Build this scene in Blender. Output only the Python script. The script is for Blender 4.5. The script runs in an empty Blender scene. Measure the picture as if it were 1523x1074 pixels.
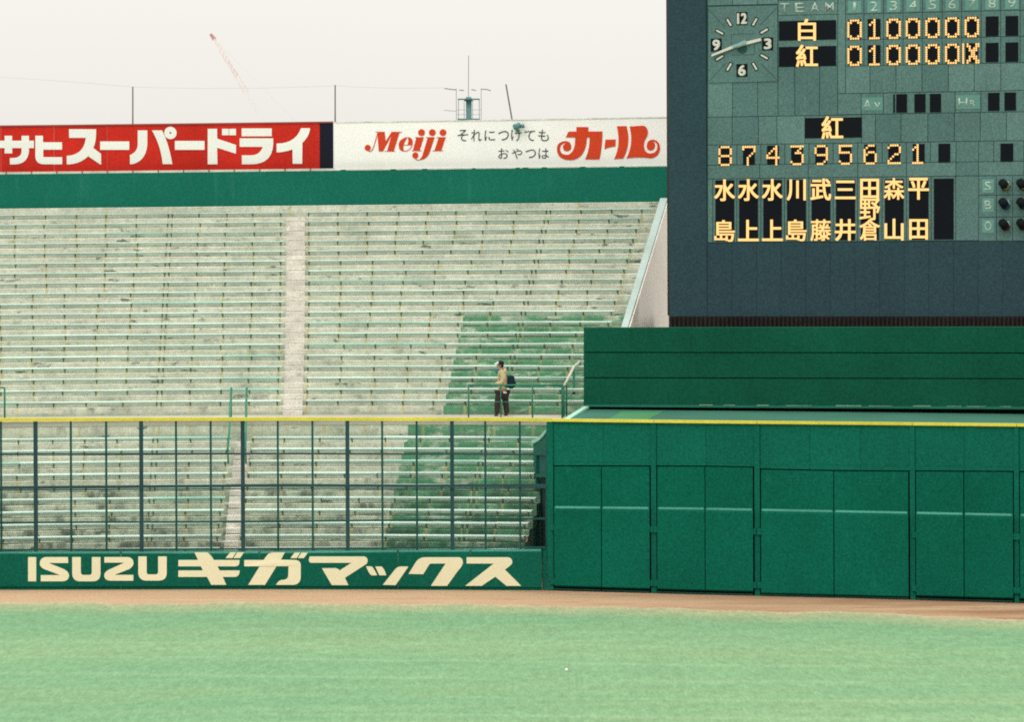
import bpy, bmesh, math, random
from mathutils import Vector, Matrix
from mathutils.geometry import tessellate_polygon
random.seed(7)
SC = bpy.context.scene
COL = SC.collection

# ------------------------------------------------------------------ camera, light, sky, exposure
F = 5485.0          # focal length in photo pixels
S = 0.933           # metres per survey unit
ROLL = math.radians(0.25)
CX, HY, EYE = 761.5, 304.0, 12.0
cam = bpy.data.cameras.new('camera'); co = bpy.data.objects.new('camera', cam); COL.objects.link(co)
cam.sensor_width = 36.0; cam.lens = 36.0 * F / 1523.0
cam.shift_y = -(537.0 - HY) / 1523.0
cam.clip_start = 1.0; cam.clip_end = 6000.0
co.matrix_world = Matrix.Translation((0, 0, EYE * S)) @ Matrix.Rotation(math.pi/2, 4, 'X') @ Matrix.Rotation(-ROLL, 4, 'Z')
SC.camera = co
SC.view_settings.view_transform = 'Standard'; SC.view_settings.look = 'None'
SC.view_settings.exposure = 0.0; SC.view_settings.gamma = 1.0; SC.view_settings.use_curve_mapping = False
SC.cycles.use_denoising = False
SC.cycles.max_bounces = 6
SC.cycles.filter_width = 1.9

SUN_EL, SUN_AZ = math.radians(58), math.radians(205)
w = bpy.data.worlds.new("World"); SC.world = w; w.use_nodes = True
nt = w.node_tree; nt.nodes.clear()
N = nt.nodes.new; L = nt.links.new
out = N('ShaderNodeOutputWorld'); bg = N('ShaderNodeBackground'); bg2 = N('ShaderNodeBackground'); add = N('ShaderNodeAddShader')
sky = N('ShaderNodeTexSky'); sky.sky_type = 'NISHITA'; sky.sun_disc = False
sky.sun_elevation = SUN_EL; sky.sun_rotation = SUN_AZ
sky.air_density = 1.0; sky.dust_density = 3.0
bg.inputs['Strength'].default_value = 0.012
L(sky.outputs[0], bg.inputs['Color'])
# even overcast cloud: brighter towards the zenith (1 + 2 sin e) / 3
tc = N('ShaderNodeTexCoord'); sep = N('ShaderNodeSeparateXYZ'); L(tc.outputs['Generated'], sep.inputs[0])
mx = N('ShaderNodeMath'); mx.operation = 'MAXIMUM'; mx.inputs[1].default_value = 0.0; L(sep.outputs['Z'], mx.inputs[0])
ma = N('ShaderNodeMath'); ma.operation = 'MULTIPLY_ADD'; ma.inputs[1].default_value = 1.25; ma.inputs[2].default_value = 0.825; L(mx.outputs[0], ma.inputs[0])
cn = N('ShaderNodeTexNoise'); cn.inputs['Scale'].default_value = 3.0; cn.inputs['Detail'].default_value = 3.0; L(tc.outputs['Generated'], cn.inputs['Vector'])
cm = N('ShaderNodeMath'); cm.operation = 'MULTIPLY_ADD'; cm.inputs[1].default_value = 0.05; cm.inputs[2].default_value = 0.975; L(cn.outputs[0], cm.inputs[0])
mm = N('ShaderNodeMath'); mm.operation = 'MULTIPLY'; L(ma.outputs[0], mm.inputs[0]); L(cm.outputs[0], mm.inputs[1])
bg2.inputs['Color'].default_value = (1.0, 0.975, 0.915, 1); L(mm.outputs[0], bg2.inputs['Strength'])
L(bg.outputs[0], add.inputs[0]); L(bg2.outputs[0], add.inputs[1]); L(add.outputs[0], out.inputs['Surface'])
sl = bpy.data.lights.new('sun', 'SUN'); sl.energy = 0.7; sl.angle = math.radians(20); sl.color = (1.0, 0.97, 0.9)
so = bpy.data.objects.new('sun', sl); COL.objects.link(so)
sd = Vector((math.sin(SUN_AZ)*math.cos(SUN_EL), math.cos(SUN_AZ)*math.cos(SUN_EL), math.sin(SUN_EL)))
so.rotation_euler = sd.to_track_quat('Z', 'Y').to_euler()

# ------------------------------------------------------------------ surveying helpers
CR, SR = math.cos(ROLL), math.sin(ROLL)
def ray(px, py):
    dx, dy = px - CX, py - HY
    return (dx*CR - dy*SR) / F, (dx*SR + dy*CR) / F
def P(px, py, D):
    u, v = ray(px, py)
    return Vector((u*D*S, D*S, (EYE - v*D)*S))
def G(X, D, z): return Vector((X*S, D*S, z*S))
def interp(tab, x):
    if x <= tab[0][0]: a, b = tab[0], tab[1]
    elif x >= tab[-1][0]: a, b = tab[-2], tab[-1]
    else:
        for a, b in zip(tab, tab[1:]):
            if a[0] <= x <= b[0]: break
    t = (x - a[0]) / (b[0] - a[0]); return a[1] + (b[1] - a[1]) * t
FT = [(-300, 115.9), (0, 115.35), (400, 115.15), (600, 114.85), (820, 114.4), (1030, 113.1), (1280, 111.75), (1523, 110.2), (1800, 108.2)]
def fd(px): return interp(FT, px)                     # distance of the outfield fence at a photo column
def fx(px, z=0.0, off=0.0):                           # point on the fence line, height z, off = towards the camera
    D = fd(px) - off
    u0 = (px - CX) / F
    v = (EYE - z) / D
    u = (u0 + v*SR) / CR if False else u0*1.0 - v*SR
    return G(u*D, D, z)
def f_at(px, py, off=0.0): return P(px, py, fd(px) - off)
CXS, CYS = -8.5, 66.0                                 # centre of the curved stand
def SP(phi, R, z, skew=True):
    X = CXS + R*math.sin(phi); D = CYS + R*math.cos(phi)
    if skew: z = z + 0.07 * max(0.0, (z - 5.3)/6.4) * (X + 8.5)/12.0
    return G(X, D, z)
def darc(px, py, R):
    u, v = ray(px, py)
    a = u*u + 1; b = 2*(-CXS*u - CYS); c = CXS**2 + CYS**2 - R*R
    return (-b + math.sqrt(b*b - 4*a*c)) / (2*a)
def pa(px, py, R): return P(px, py, darc(px, py, R))
def phi_of(px, R, py=400):
    p = pa(px, py, R) / S
    return math.atan2(p.x - CXS, p.y - CYS)

# ------------------------------------------------------------------ mesh helpers
class MB:
    def __init__(s): s.v = []; s.f = []; s.uv = None; s.mi = []
    def face(s, idx, m=0): s.f.append(tuple(idx)); s.mi.append(m)
    def prism(s, pts, vec, m=0):
        b = len(s.v); n = len(pts); vec = Vector(vec)
        s.v += [Vector(p) for p in pts] + [Vector(p) + vec for p in pts]
        if n <= 4:
            s.face(range(b, b+n), m); s.face([b+n+i for i in range(n)][::-1], m)
        else:
            flat = [Vector((p[0], p[2], 0)) for p in pts]
            for t in tessellate_polygon([flat]):
                s.face([b+i for i in t], m); s.face([b+n+i for i in t][::-1], m)
        for i in range(n):
            j = (i+1) % n; s.face((b+i, b+n+i, b+n+j, b+j), m)
    def box(s, a, b, m=0):
        a, b = Vector(a), Vector(b)
        s.prism([(a.x, a.y, a.z), (b.x, a.y, a.z), (b.x, a.y, b.z), (a.x, a.y, b.z)], (0, b.y-a.y, 0), m)
    def tube(s, pts, r, n=6, m=0, r2=None):
        pts = [Vector(p) for p in pts]; rings = []
        for i, p in enumerate(pts):
            d = (pts[min(i+1, len(pts)-1)] - pts[max(i-1, 0)]).normalized()
            a = d.orthogonal().normalized(); c = d.cross(a)
            if abs(d.z) < 0.9:
                a = Vector((0, 0, 1)).cross(d).normalized(); c = d.cross(a)
            rr = r if r2 is None else r + (r2-r)*i/(len(pts)-1)
            ring = []
            for k in range(n):
                t = 2*math.pi*(k+0.5)/n
                s.v.append(p + (a*math.cos(t) + c*math.sin(t))*rr); ring.append(len(s.v)-1)
            rings.append(ring)
        for q, r_ in zip(rings, rings[1:]):
            for k in range(n): s.face((q[k], q[(k+1) % n], r_[(k+1) % n], r_[k]), m)
        s.face(rings[0][::-1], m); s.face(rings[-1], m)
    def ring_strip(s, rows, m=0, closed=True):
        """rows: list of cross-sections (each a list of points); joined into a swept solid."""
        idx = []
        for r in rows:
            b = len(s.v); s.v += [Vector(p) for p in r]; idx.append(list(range(b, b+len(r))))
        n = len(rows[0])
        for a, b in zip(idx, idx[1:]):
            for k in range(n):
                j = (k+1) % n; s.face((a[k], b[k], b[j], a[j]), m)
        s.face(idx[0], m); s.face(idx[-1][::-1], m)
    def flatpoly(s, loops, off=0.01, m=0):
        """loops of 3D points roughly in an x-z sheet (outer, holes...), given thickness behind."""
        flat = [[Vector((p.x, p.z, 0)) for p in lp] for lp in loops]
        pts = [p for lp in loops for p in lp]
        b = len(s.v); n = len(pts)
        s.v += [Vector(p) for p in pts] + [Vector(p) + Vector((0, off, 0)) for p in pts]
        for t in tessellate_polygon(flat):
            s.face([b+i for i in t], m); s.face([b+n+i for i in t][::-1], m)
        o = 0
        for lp in loops:
            k = len(lp)
            for i in range(k):
                j = (i+1) % k; s.face((b+o+i, b+n+o+i, b+n+o+j, b+o+j), m)
            o += k
    def build(s, name, mats, parent=None, smooth=False, uvs=None, bevel=0, fix=True):
        me = bpy.data.meshes.new(name)
        me.from_pydata([tuple(v) for v in s.v], [], s.f)
        if not isinstance(mats, (list, tuple)): mats = [mats]
        for m in mats: me.materials.append(m)
        me.polygons.foreach_set('material_index', s.mi)
        if uvs is not None:
            ul = me.uv_layers.new(name='UVMap')
            for lp in me.loops: ul.data[lp.index].uv = uvs[lp.vertex_index]
        if fix:
            bm = bmesh.new(); bm.from_mesh(me); bmesh.ops.recalc_face_normals(bm, faces=bm.faces); bm.to_mesh(me); bm.free()
        if smooth: me.polygons.foreach_set('use_smooth', [True]*len(me.polygons))
        me.update()
        o = bpy.data.objects.new(name, me); COL.objects.link(o)
        if parent is not None: o.parent = parent; o.matrix_parent_inverse = parent.matrix_world.inverted()
        if bevel:
            b = o.modifiers.new('bevel', 'BEVEL'); b.width = bevel; b.segments = 2; b.limit_method = 'ANGLE'
        return o
def tag(o, label=None, cat=None, group=None, kind=None):
    if label: o['label'] = label
    if cat: o['category'] = cat
    if group: o['group'] = group
    if kind: o['kind'] = kind
    return o
def empty(name, loc, label=None, cat=None, group=None):
    o = bpy.data.objects.new(name, None); COL.objects.link(o); o.location = loc
    o.matrix_world = Matrix.Translation(loc)
    return tag(o, label, cat, group)

# ------------------------------------------------------------------ materials
def nd(nt, t, **kw):
    n = nt.nodes.new(t)
    for k, v in kw.items(): setattr(n, k, v)
    return n
class M:
    def __init__(s, name, rough=0.7, spec=0.06, metal=0.0):
        s.m = bpy.data.materials.new(name); s.m.use_nodes = True; s.nt = s.m.node_tree
        s.b = s.nt.nodes['Principled BSDF']; s.b.inputs['Roughness'].default_value = rough
        s.b.inputs['Specular IOR Level'].default_value = spec; s.b.inputs['Metallic'].default_value = metal
        s.g = nd(s.nt, 'ShaderNodeNewGeometry')
    def l(s, a, b): s.nt.links.new(a, b)
    def pos(s, scale=(1, 1, 1)):
        mp = nd(s.nt, 'ShaderNodeMapping'); mp.inputs['Scale'].default_value = scale
        s.l(s.g.outputs['Position'], mp.inputs['Vector']); return mp.outputs[0]
    def noise(s, scale, detail=3, vec=(1, 1, 1), rough=0.55):
        n = nd(s.nt, 'ShaderNodeTexNoise'); n.inputs['Scale'].default_value = scale; n.inputs['Detail'].default_value = detail
        n.inputs['Roughness'].default_value = rough
        s.l(s.pos(vec), n.inputs['Vector']); return n.outputs[0]
    def ramp(s, x, lo, hi, a=0.0, b=1.0):
        r = nd(s.nt, 'ShaderNodeMapRange'); s.l(x, r.inputs[0])
        for i, v in enumerate((lo, hi, a, b)): r.inputs[i+1].default_value = v
        return r.outputs[0]
    def math(s, op, a, b=None):
        n = nd(s.nt, 'ShaderNodeMath', operation=op)
        for i, v in enumerate((a, b)):
            if v is None: continue
            if isinstance(v, (int, float)): n.inputs[i].default_value = v
            else: s.l(v, n.inputs[i])
        return n.outputs[0]
    def mix(s, f, a, b, mode='MIX'):
        n = nd(s.nt, 'ShaderNodeMix', data_type='RGBA', blend_type=mode)
        for sock, v in ((n.inputs[0], f), (n.inputs[6], a), (n.inputs[7], b)):
            if isinstance(v, (int, float)): sock.default_value = v
            elif isinstance(v, (tuple, list)): sock.default_value = tuple(v[:3]) + (1,)
            else: s.l(v, sock)
        return n.outputs[2]
    def grain(s, col, amp=0.10, scale=22, vec=(1, 1, 1)):
        g = s.ramp(s.noise(scale, 2, vec), 0.3, 0.7, 1-amp, 1+amp)
        n = nd(s.nt, 'ShaderNodeVectorMath', operation='SCALE')
        if isinstance(col, (tuple, list)): n.inputs[0].default_value = col[:3]
        else: s.l(col, n.inputs[0])
        s.l(g, n.inputs['Scale']); return n.outputs[0]
    def bump(s, h, strength=0.3, dist=0.02):
        b = nd(s.nt, 'ShaderNodeBump'); b.inputs['Strength'].default_value = strength; b.inputs['Distance'].default_value = dist
        s.l(h, b.inputs['Height']); s.l(b.outputs[0], s.b.inputs['Normal'])
    def col(s, c):
        if isinstance(c, (tuple, list)): s.b.inputs['Base Color'].default_value = tuple(c[:3]) + (1,)
        else: s.l(c, s.b.inputs['Base Color'])
        return s.m
def paint(name, c, amp=0.10, var=0.12, rough=0.75, spec=0.06, scale=22, metal=0.0, big=0.5, streak=0.0, tonev=0.03, scuff=0.0):
    m = M(name, rough, spec, metal)
    n = m.ramp(m.noise(big, 4), 0.3, 0.7, 0, 1)
    c2 = tuple(x*(1-var) for x in c); c3 = tuple(x*(1+var) for x in c)
    base = m.mix(n, c2, c3)
    if streak:
        st = m.ramp(m.noise(3.0, 3, (1, 1, 0.12)), 0.60, 0.78, 0, streak)
        base = m.mix(st, base, tuple(min(1, x*1.5+0.05) for x in c))
    oi = nd(m.nt, 'ShaderNodeObjectInfo'); tone = m.ramp(oi.outputs['Random'], 0, 1, 1-tonev, 1+tonev)
    vm = nd(m.nt, 'ShaderNodeVectorMath', operation='SCALE'); m.l(base, vm.inputs[0]); m.l(tone, vm.inputs['Scale']); base = vm.outputs[0]
    if scuff:
        a_ = m.ramp(m.noise(1.6, 6, (1.4, 1.4, 0.8), 0.7), 0.60, 0.74, 0, scuff)
        base = m.mix(a_, base, tuple(min(1, x*1.7+0.02) for x in c))
        b_ = m.ramp(m.noise(2.7, 4, (1, 1, 1.6), 0.6), 0.64, 0.76, 0, scuff)
        base = m.mix(b_, base, tuple(x*0.45 for x in c))
    m.col(m.grain(base, amp, scale)); return m.m
def emit(name, c, st=1.0):
    m = bpy.data.materials.new(name); m.use_nodes = True
    b = m.node_tree.nodes['Principled BSDF']; b.inputs['Base Color'].default_value = (.1, .05, .02, 1)
    b.inputs['Emission Color'].default_value = tuple(c) + (1,); b.inputs['Emission Strength'].default_value = st
    return m

def concrete(name, moss=0.25, green=False, rust=0.9, light=1.0, tint=(0.96, 1.0, 0.95)):
    m = M(name, 0.95, 0.1)
    base = m.mix(m.ramp(m.noise(0.6, 8, (1, 1, 1), 0.7), 0.35, 0.65), tuple(light*a*b for a, b in zip((0.49, 0.50, 0.425), tint)), tuple(light*a*b for a, b in zip((0.68, 0.655, 0.58), tint)))
    if green:
        wear = m.ramp(m.noise(1.1, 7, (1, 1, 2.2), 0.7), 0.50, 0.62, 0, 0.75)
        gp = m.mix(m.noise(2.0, 3), (0.055, 0.21, 0.115), (0.15, 0.34, 0.19))
        base = m.mix(wear, gp, base)
    mo = m.ramp(m.noise(1.3, 6, (1.2, 1.2, 0.6), 0.65), 0.60 - 0.12*moss, 0.80 - 0.15*moss, 0, min(1, 0.55 + 0.4*moss))
    base = m.mix(mo, base, (0.13, 0.16, 0.125) if not green else (0.06, 0.13, 0.08))
    # bench shade with patchy algae, painted along the foot of every riser (uv.y runs up the riser)
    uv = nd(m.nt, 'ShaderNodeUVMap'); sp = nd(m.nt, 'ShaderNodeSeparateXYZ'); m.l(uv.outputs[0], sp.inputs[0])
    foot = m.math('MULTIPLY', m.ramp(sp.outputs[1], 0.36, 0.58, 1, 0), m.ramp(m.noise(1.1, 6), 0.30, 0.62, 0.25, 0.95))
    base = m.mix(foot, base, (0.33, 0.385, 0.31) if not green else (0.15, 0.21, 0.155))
    fr = m.math('FRACT', sp.outputs[0]); d = m.math('MINIMUM', fr, m.math('SUBTRACT', 1.0, fr))
    wob = m.math('MULTIPLY', m.noise(6, 2), 0.05)
    rs = m.math('MULTIPLY', m.ramp(m.math('ADD', d, m.math('SUBTRACT', wob, 0.025)), 0.020, 0.062, 1, 0), m.ramp(m.noise(0.9, 2), 0.42, 0.62, 0.12, rust*0.85))
    base = m.mix(rs, base, (0.47, 0.40, 0.17))
    # patchy thin brown line just under every tread edge
    edge_ln = m.math('MULTIPLY', m.math('MULTIPLY', m.ramp(sp.outputs[1], 0.865, 0.895, 0, 1), m.ramp(sp.outputs[1], 0.915, 0.94, 1, 0)), m.ramp(m.noise(1.4, 4), 0.38, 0.60, 0.15, 0.75))
    base = m.mix(edge_ln, base, (0.22, 0.17, 0.125) if not green else (0.12, 0.14, 0.09))
    # spalled dark patches
    sp1 = m.math('MULTIPLY', m.ramp(m.noise(1.9, 6, (0.75, 0.75, 2.2), 0.68), 0.585, 0.645, 0, 0.9), m.ramp(m.noise(0.35, 3), 0.44, 0.54, 0, 1))
    base = m.mix(sp1, base, (0.08, 0.115, 0.09))
    m.bump(m.noise(14, 4), 0.4, 0.01)
    return m.col(m.grain(m.grain(base, 0.16, 20), 0.10, 6))

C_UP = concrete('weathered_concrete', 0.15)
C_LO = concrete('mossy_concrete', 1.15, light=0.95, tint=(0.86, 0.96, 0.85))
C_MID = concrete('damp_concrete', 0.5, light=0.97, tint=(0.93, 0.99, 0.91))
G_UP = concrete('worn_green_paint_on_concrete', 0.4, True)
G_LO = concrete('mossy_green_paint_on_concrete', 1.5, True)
C_STEP = paint('pinkish_step_concrete', (0.595, 0.575, 0.51), 0.2, 0.20, 0.95, big=1.5, tonev=0.04, scuff=0.5)
C_WALK = paint('walkway_concrete', (0.42, 0.41, 0.35), 0.12, 0.15, 0.95)
BENCH = paint('pale_green_bench_paint', (0.62, 0.785, 0.70), 0.12, 0.20, 0.6, big=0.35, tonev=0.10)
BENCH2 = paint('turquoise_bench_paint', (0.36, 0.66, 0.55), 0.08, 0.2, 0.5, big=0.6)
RAILP = paint('grey_green_rail', (0.40, 0.48, 0.40), 0.12, 0.2)
BRACK = paint('rusty_dark_green_bracket', (0.06, 0.12, 0.085), 0.2, 0.3, 0.8)
PAD = paint('green_wall_padding', (0.002, 0.104, 0.066), 0.26, 0.12, 0.7, 0.06, scale=17, big=0.35, tonev=0.07, scuff=0.22)
PADL = paint('green_wall_padding_left', (0.004, 0.100, 0.066), 0.22, 0.12, 0.7, 0.06, scale=17, tonev=0.05, scuff=0.25)
PADT = paint('painted_pad_highlight', (0.06, 0.25, 0.185), 0.12, 0.2, 0.5, scale=14)  # paler green that paints the highlight along the pad tops
UPG = paint('green_sheet_metal', (0.004, 0.112, 0.075), 0.25, 0.08, 0.7, 0.06, scale=17, tonev=0.05, scuff=0.15)
DARKG = paint('dark_green_backdrop', (0.006, 0.080, 0.047), 0.2, 0.12, 0.8, 0.05, scale=14)
PARA = paint('teal_green_parapet', (0.009, 0.135, 0.092), 0.14, 0.08, 0.7, scale=14, streak=0.25)
STEEL = paint('dark_teal_steel', (0.026, 0.066, 0.073), 0.15, 0.2, 0.5)
STEEL2 = paint('dark_green_steel', (0.016, 0.075, 0.066), 0.15, 0.2, 0.5)
GAP = paint('black_gap', (0.006, 0.010, 0.009), 0.1, 0.2, 0.9)
YEL = paint('yellow_line_paint', (0.66, 0.58, 0.075), 0.14, 0.12, 0.6, big=0.8)
RED = paint('red_sign_paint', (0.55, 0.026, 0.016), 0.16, 0.12, 0.6, scale=18, tonev=0.05, scuff=0.12)
RED2 = paint('orange_red_lettering', (0.64, 0.060, 0.022), 0.10, 0.08, 0.6, scale=18)
BLK = paint('blue_black_sign_end', (0.012, 0.014, 0.024), 0.15, 0.1, 0.6)
WHT = paint('white_sign_paint', (0.90, 0.875, 0.84), 0.04, 0.03, 0.7, scale=16, tonev=0.012)
LETW = paint('white_lettering', (0.82, 0.81, 0.76), 0.03, 0.02, 0.7)
CREAM = paint('cream_lettering', (0.76, 0.72, 0.50), 0.05, 0.03, 0.6)
INK = paint('dark_green_ink', (0.03, 0.055, 0.045), 0.1, 0.1, 0.7)
STRIP = paint('cream_strip', (0.70, 0.70, 0.58), 0.10, 0.2, 0.8, big=1.2)
SIDEW = paint('beige_side_wall', (0.90, 0.85, 0.77), 0.10, 0.08, 0.9, scale=14)
COPE = paint('pale_blue_coping', (0.38, 0.47, 0.44), 0.16, 0.15, 0.8)
COPEG = paint('pale_green_coping', (0.30, 0.56, 0.44), 0.12, 0.15, 0.7)
DECK = paint('teal_deck_paint', (0.045, 0.145, 0.105), 0.10, 0.10, 0.7)
DECK2 = paint('green_deck_paint', (0.060, 0.20, 0.095), 0.10, 0.10, 0.7)
BFRAME = paint('dark_blue_board_frame', (0.030, 0.064, 0.076), 0.22, 0.06, 0.8, scale=14)
BTILES = [paint('board_tile_teal', (0.098, 0.185, 0.172), 0.24, 0.08, 0.7, scale=17, streak=0.22, tonev=0.05),
          paint('board_tile_teal_pale', (0.112, 0.205, 0.190), 0.24, 0.08, 0.7, scale=17, streak=0.22, tonev=0.05),
          paint('board_tile_teal_dark', (0.086, 0.168, 0.158), 0.24, 0.08, 0.7, scale=17, streak=0.22, tonev=0.05)]
BSEAM = paint('board_seam', (0.030, 0.075, 0.075), 0.1, 0.1, 0.8)
BWIN = paint('black_lamp_window', (0.007, 0.009, 0.012), 0.15, 0.1, 0.7)
BLET = paint('faded_white_lettering', (0.42, 0.52, 0.44), 0.12, 0.1, 0.7)
BPLATE = paint('pale_teal_plate', (0.13, 0.29, 0.26), 0.12, 0.1, 0.7)
CWHITE = paint('clock_white', (0.62, 0.64, 0.54), 0.08, 0.05, 0.6)
CBLUE = paint('clock_blue_steel', (0.22, 0.40, 0.42), 0.08, 0.1, 0.5)
AMBER = emit('amber_lamp', (1.0, 0.57, 0.19), 1.35)
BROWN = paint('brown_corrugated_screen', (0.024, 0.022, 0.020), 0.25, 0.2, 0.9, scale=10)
TOWER = paint('grey_green_tower_paint', (0.12, 0.24, 0.24), 0.1, 0.15, 0.7)
GREYM = paint('galvanised_grey', (0.30, 0.34, 0.34), 0.1, 0.15, 0.6)
POLE = paint('brown_grey_pole', (0.16, 0.14, 0.12), 0.1, 0.15, 0.6)
CRANE = paint('haze_paled_red_paint', (0.60, 0.36, 0.34), 0.1, 0.1, 0.6)  # distance haze is mixed into this red
CRANEW = paint('haze_paled_paint', (0.82, 0.73, 0.72), 0.1, 0.1, 0.6)  # jib colour bleached towards the sky to paint in the haze
RAILG = paint('green_handrail', (0.045, 0.21, 0.135), 0.15, 0.15, 0.5)
RAILD = paint('dark_green_handrail', (0.035, 0.17, 0.11), 0.15, 0.2, 0.5)
RAILB = paint('worn_beige_handrail', (0.50, 0.50, 0.40), 0.15, 0.15, 0.6)

# ------------------------------------------------------------------ ground
def grid_sheet(name, mat, rows, z, kind, label, cat=None):
    """rows: list of lists of (x,y) with equal length -> one sheet"""
    v = []; f = []
    n = len(rows[0])
    for r in rows: v += [(x, y, z) for x, y in r]
    for i in range(len(rows)-1):
        for j in range(n-1): f.append((i*n+j, i*n+j+1, (i+1)*n+j+1, (i+1)*n+j))
    me = bpy.data.meshes.new(name); me.from_pydata(v, [], f); me.materials.append(mat)
    o = bpy.data.objects.new(name, me); COL.objects.link(o)
    tag(o, label, cat, kind=kind)
    return o
m = M('bare_ground', 0.95, 0.1)
GROUND = m.col(m.grain(m.mix(m.noise(0.05, 4), (0.20, 0.17, 0.12), (0.28, 0.25, 0.19)), 0.1, 3))
grid_sheet('ground', GROUND, [[(-2500, y), (2500, y)] for y in (-600, 4500)], 0.0, 'structure', 'bare earth ground reaching away behind the stadium')

# warning track of reddish clay
m = M('warning_track_clay', 0.97, 0.1)
sx = nd(m.nt, 'ShaderNodeSeparateXYZ'); m.l(m.g.outputs['Position'], sx.inputs[0])
right = m.ramp(sx.outputs[0], -1.0, 13.0, 0, 1)
pale = m.mix(m.noise(0.8, 5), (0.42, 0.275, 0.165), (0.48, 0.345, 0.225))
dark = m.mix(m.noise(0.7, 5, (0.5, 1.2, 1)), (0.22, 0.105, 0.055), (0.34, 0.205, 0.13))
patch = m.math('MULTIPLY', right, m.ramp(m.noise(0.35, 5, (0.35, 1.3, 1)), 0.36, 0.56, 0, 1))
base = m.mix(patch, pale, dark)
bits = m.math('MULTIPLY', m.ramp(m.noise(1.0, 6, (0.45, 2.2, 1), 0.65), 0.54, 0.64, 0, 0.6), m.ramp(sx.outputs[0], -6.0, 0.5, 0.25, 1))
base = m.mix(bits, base, (0.30, 0.155, 0.07))
wheel = m.ramp(m.noise(1.2, 3, (0.15, 3.0, 1)), 0.5, 0.66, 0, 0.25)
base = m.mix(wheel, base, (0.24, 0.13, 0.07))
m.bump(m.noise(8, 4), 0.5, 0.02)
CLAY = m.col(m.grain(base, 0.10, 9))
xs = [-300 + 25*i for i in range(88)]
def gpt(px, D, dy=0.0): return ((px-CX)/F*D*S, (D+dy)*S)
ET = [(-300, 111.3), (0, 111.1), (400, 110.8), (820, 109.7), (1030, 108.4), (1280, 107.3), (1523, 105.3), (1800, 102.8)]
def ed(px): return interp(ET, px)
grid_sheet('warning_track', CLAY, [[gpt(p, ed(p) - 1.2) for p in xs], [gpt(p, fd(p) + 0.6) for p in xs]], 0.004, 'structure', 'strip of reddish clay warning track along the foot of the outfield wall')

# grass: one sheet, ragged thinning edge against the clay
m = M('short_grass', 0.9, 0.12)
sx = nd(m.nt, 'ShaderNodeSeparateXYZ'); m.l(m.g.outputs['Position'], sx.inputs[0])
g1 = m.mix(m.ramp(m.noise(0.10, 4, (0.35, 1.0, 1)), 0.36, 0.64), (0.155, 0.300, 0.158), (0.188, 0.322, 0.170))
g2 = m.mix(m.ramp(m.noise(0.32, 5, (0.25, 1.2, 1)), 0.45, 0.70, 0, 0.5), g1, (0.135, 0.278, 0.148))
# faint drag lines, slightly askew to the wall, broken up
def wave(rot, scale, dist, off):
    wv = nd(m.nt, 'ShaderNodeTexWave', wave_type='BANDS', bands_direction='Y'); wv.inputs['Scale'].default_value = scale
    wv.inputs['Distortion'].default_value = dist; wv.inputs['Detail'].default_value = 4; wv.inputs['Detail Scale'].default_value = 0.6; wv.inputs['Detail Roughness'].default_value = 0.6
    mp = nd(m.nt, 'ShaderNodeMapping'); mp.inputs['Rotation'].default_value = (0, 0, math.radians(rot)); mp.inputs['Scale'].default_value = (0.35, 1.0, 1); mp.inputs['Location'].default_value = (off, off, 0)
    m.l(m.g.outputs['Position'], mp.inputs[0]); m.l(mp.outputs[0], wv.inputs[0]); return wv.outputs['Fac']
l1 = m.math('MULTIPLY', m.ramp(wave(16, 0.10, 5.5, 0), 0.90, 1.0, 0, 0.40), m.ramp(m.noise(0.12, 3, (0.3, 1, 1)), 0.38, 0.62, 0, 1))
l2 = m.math('MULTIPLY', m.ramp(wave(-14, 0.085, 6.0, 7), 0.90, 1.0, 0, 0.35), m.ramp(m.noise(0.10, 3, (0.5, 1.3, 1)), 0.42, 0.62, 0, 1))
g3 = m.mix(l1, g2, (0.27, 0.40, 0.235)); g3 = m.mix(l2, g3, (0.25, 0.37, 0.20))
yell = m.ramp(m.noise(0.22, 5, (0.4, 1.0, 1), 0.6), 0.48, 0.70, 0, 0.55)
g4 = m.mix(yell, g3, (0.200, 0.285, 0.145))
# thin straw-coloured margin: distance from the edge is stored in uv.y
uv = nd(m.nt, 'ShaderNodeUVMap'); sp = nd(m.nt, 'ShaderNodeSeparateXYZ'); m.l(uv.outputs[0], sp.inputs[0])
ee = m.math('ADD', sp.outputs[1], m.math('MULTIPLY', m.math('SUBTRACT', m.noise(1.4, 5, (0.4, 1, 1)), 0.5), 1.6))
g4 = m.mix(m.ramp(sp.outputs[1], 1.0, 11.0, 0.6, 0), g4, (0.120, 0.268, 0.145))
g5 = m.mix(m.ramp(ee, 0.3, 3.2, 0.9, 0), g4, (0.335, 0.335, 0.195))
g5 = m.mix(m.ramp(ee, 0.05, 0.55, 0.95, 0), g5, (0.42, 0.34, 0.22))
m.bump(m.noise(9, 5), 0.8, 0.03)
GRASS = m.col(m.grain(m.grain(m.grain(g5, 0.12, 16, (1, .14, 1)), 0.10, 5, (1, .25, 1)), 0.05, 1.2, (.6, .6, 1)))
me = bpy.data.meshes.new('grass'); v = []; f = []; uvl = []
depths = [None, 0.6, 1.2, 2.5, 5, 12, 30, 60, 100]
fine = [-300 + 4*i for i in range(526)]
for k, dd in enumerate(depths):
    for p in fine:
        e = ed(p) + (0.35*math.sin(p*0.021) + 0.2*math.sin(p*0.057+1)) * 0.6
        j = random.uniform(-0.10, 0.10) if dd is None else 0
        D = e + 0.5 + j if dd is None else e + 0.5 - dd
        x, y = gpt(p, D if dd is None or dd < 60 else D); v.append((x if dd is None or dd < 30 else (p-CX)/F*105*S*(1 + dd/60.0), y, 0.010)); uvl.append((0, 0 if dd is None else dd))
n = len(fine)
for i in range(len(depths)-1):
    for j in range(n-1): f.append((i*n+j, (i+1)*n+j, (i+1)*n+j+1, i*n+j+1))
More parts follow.
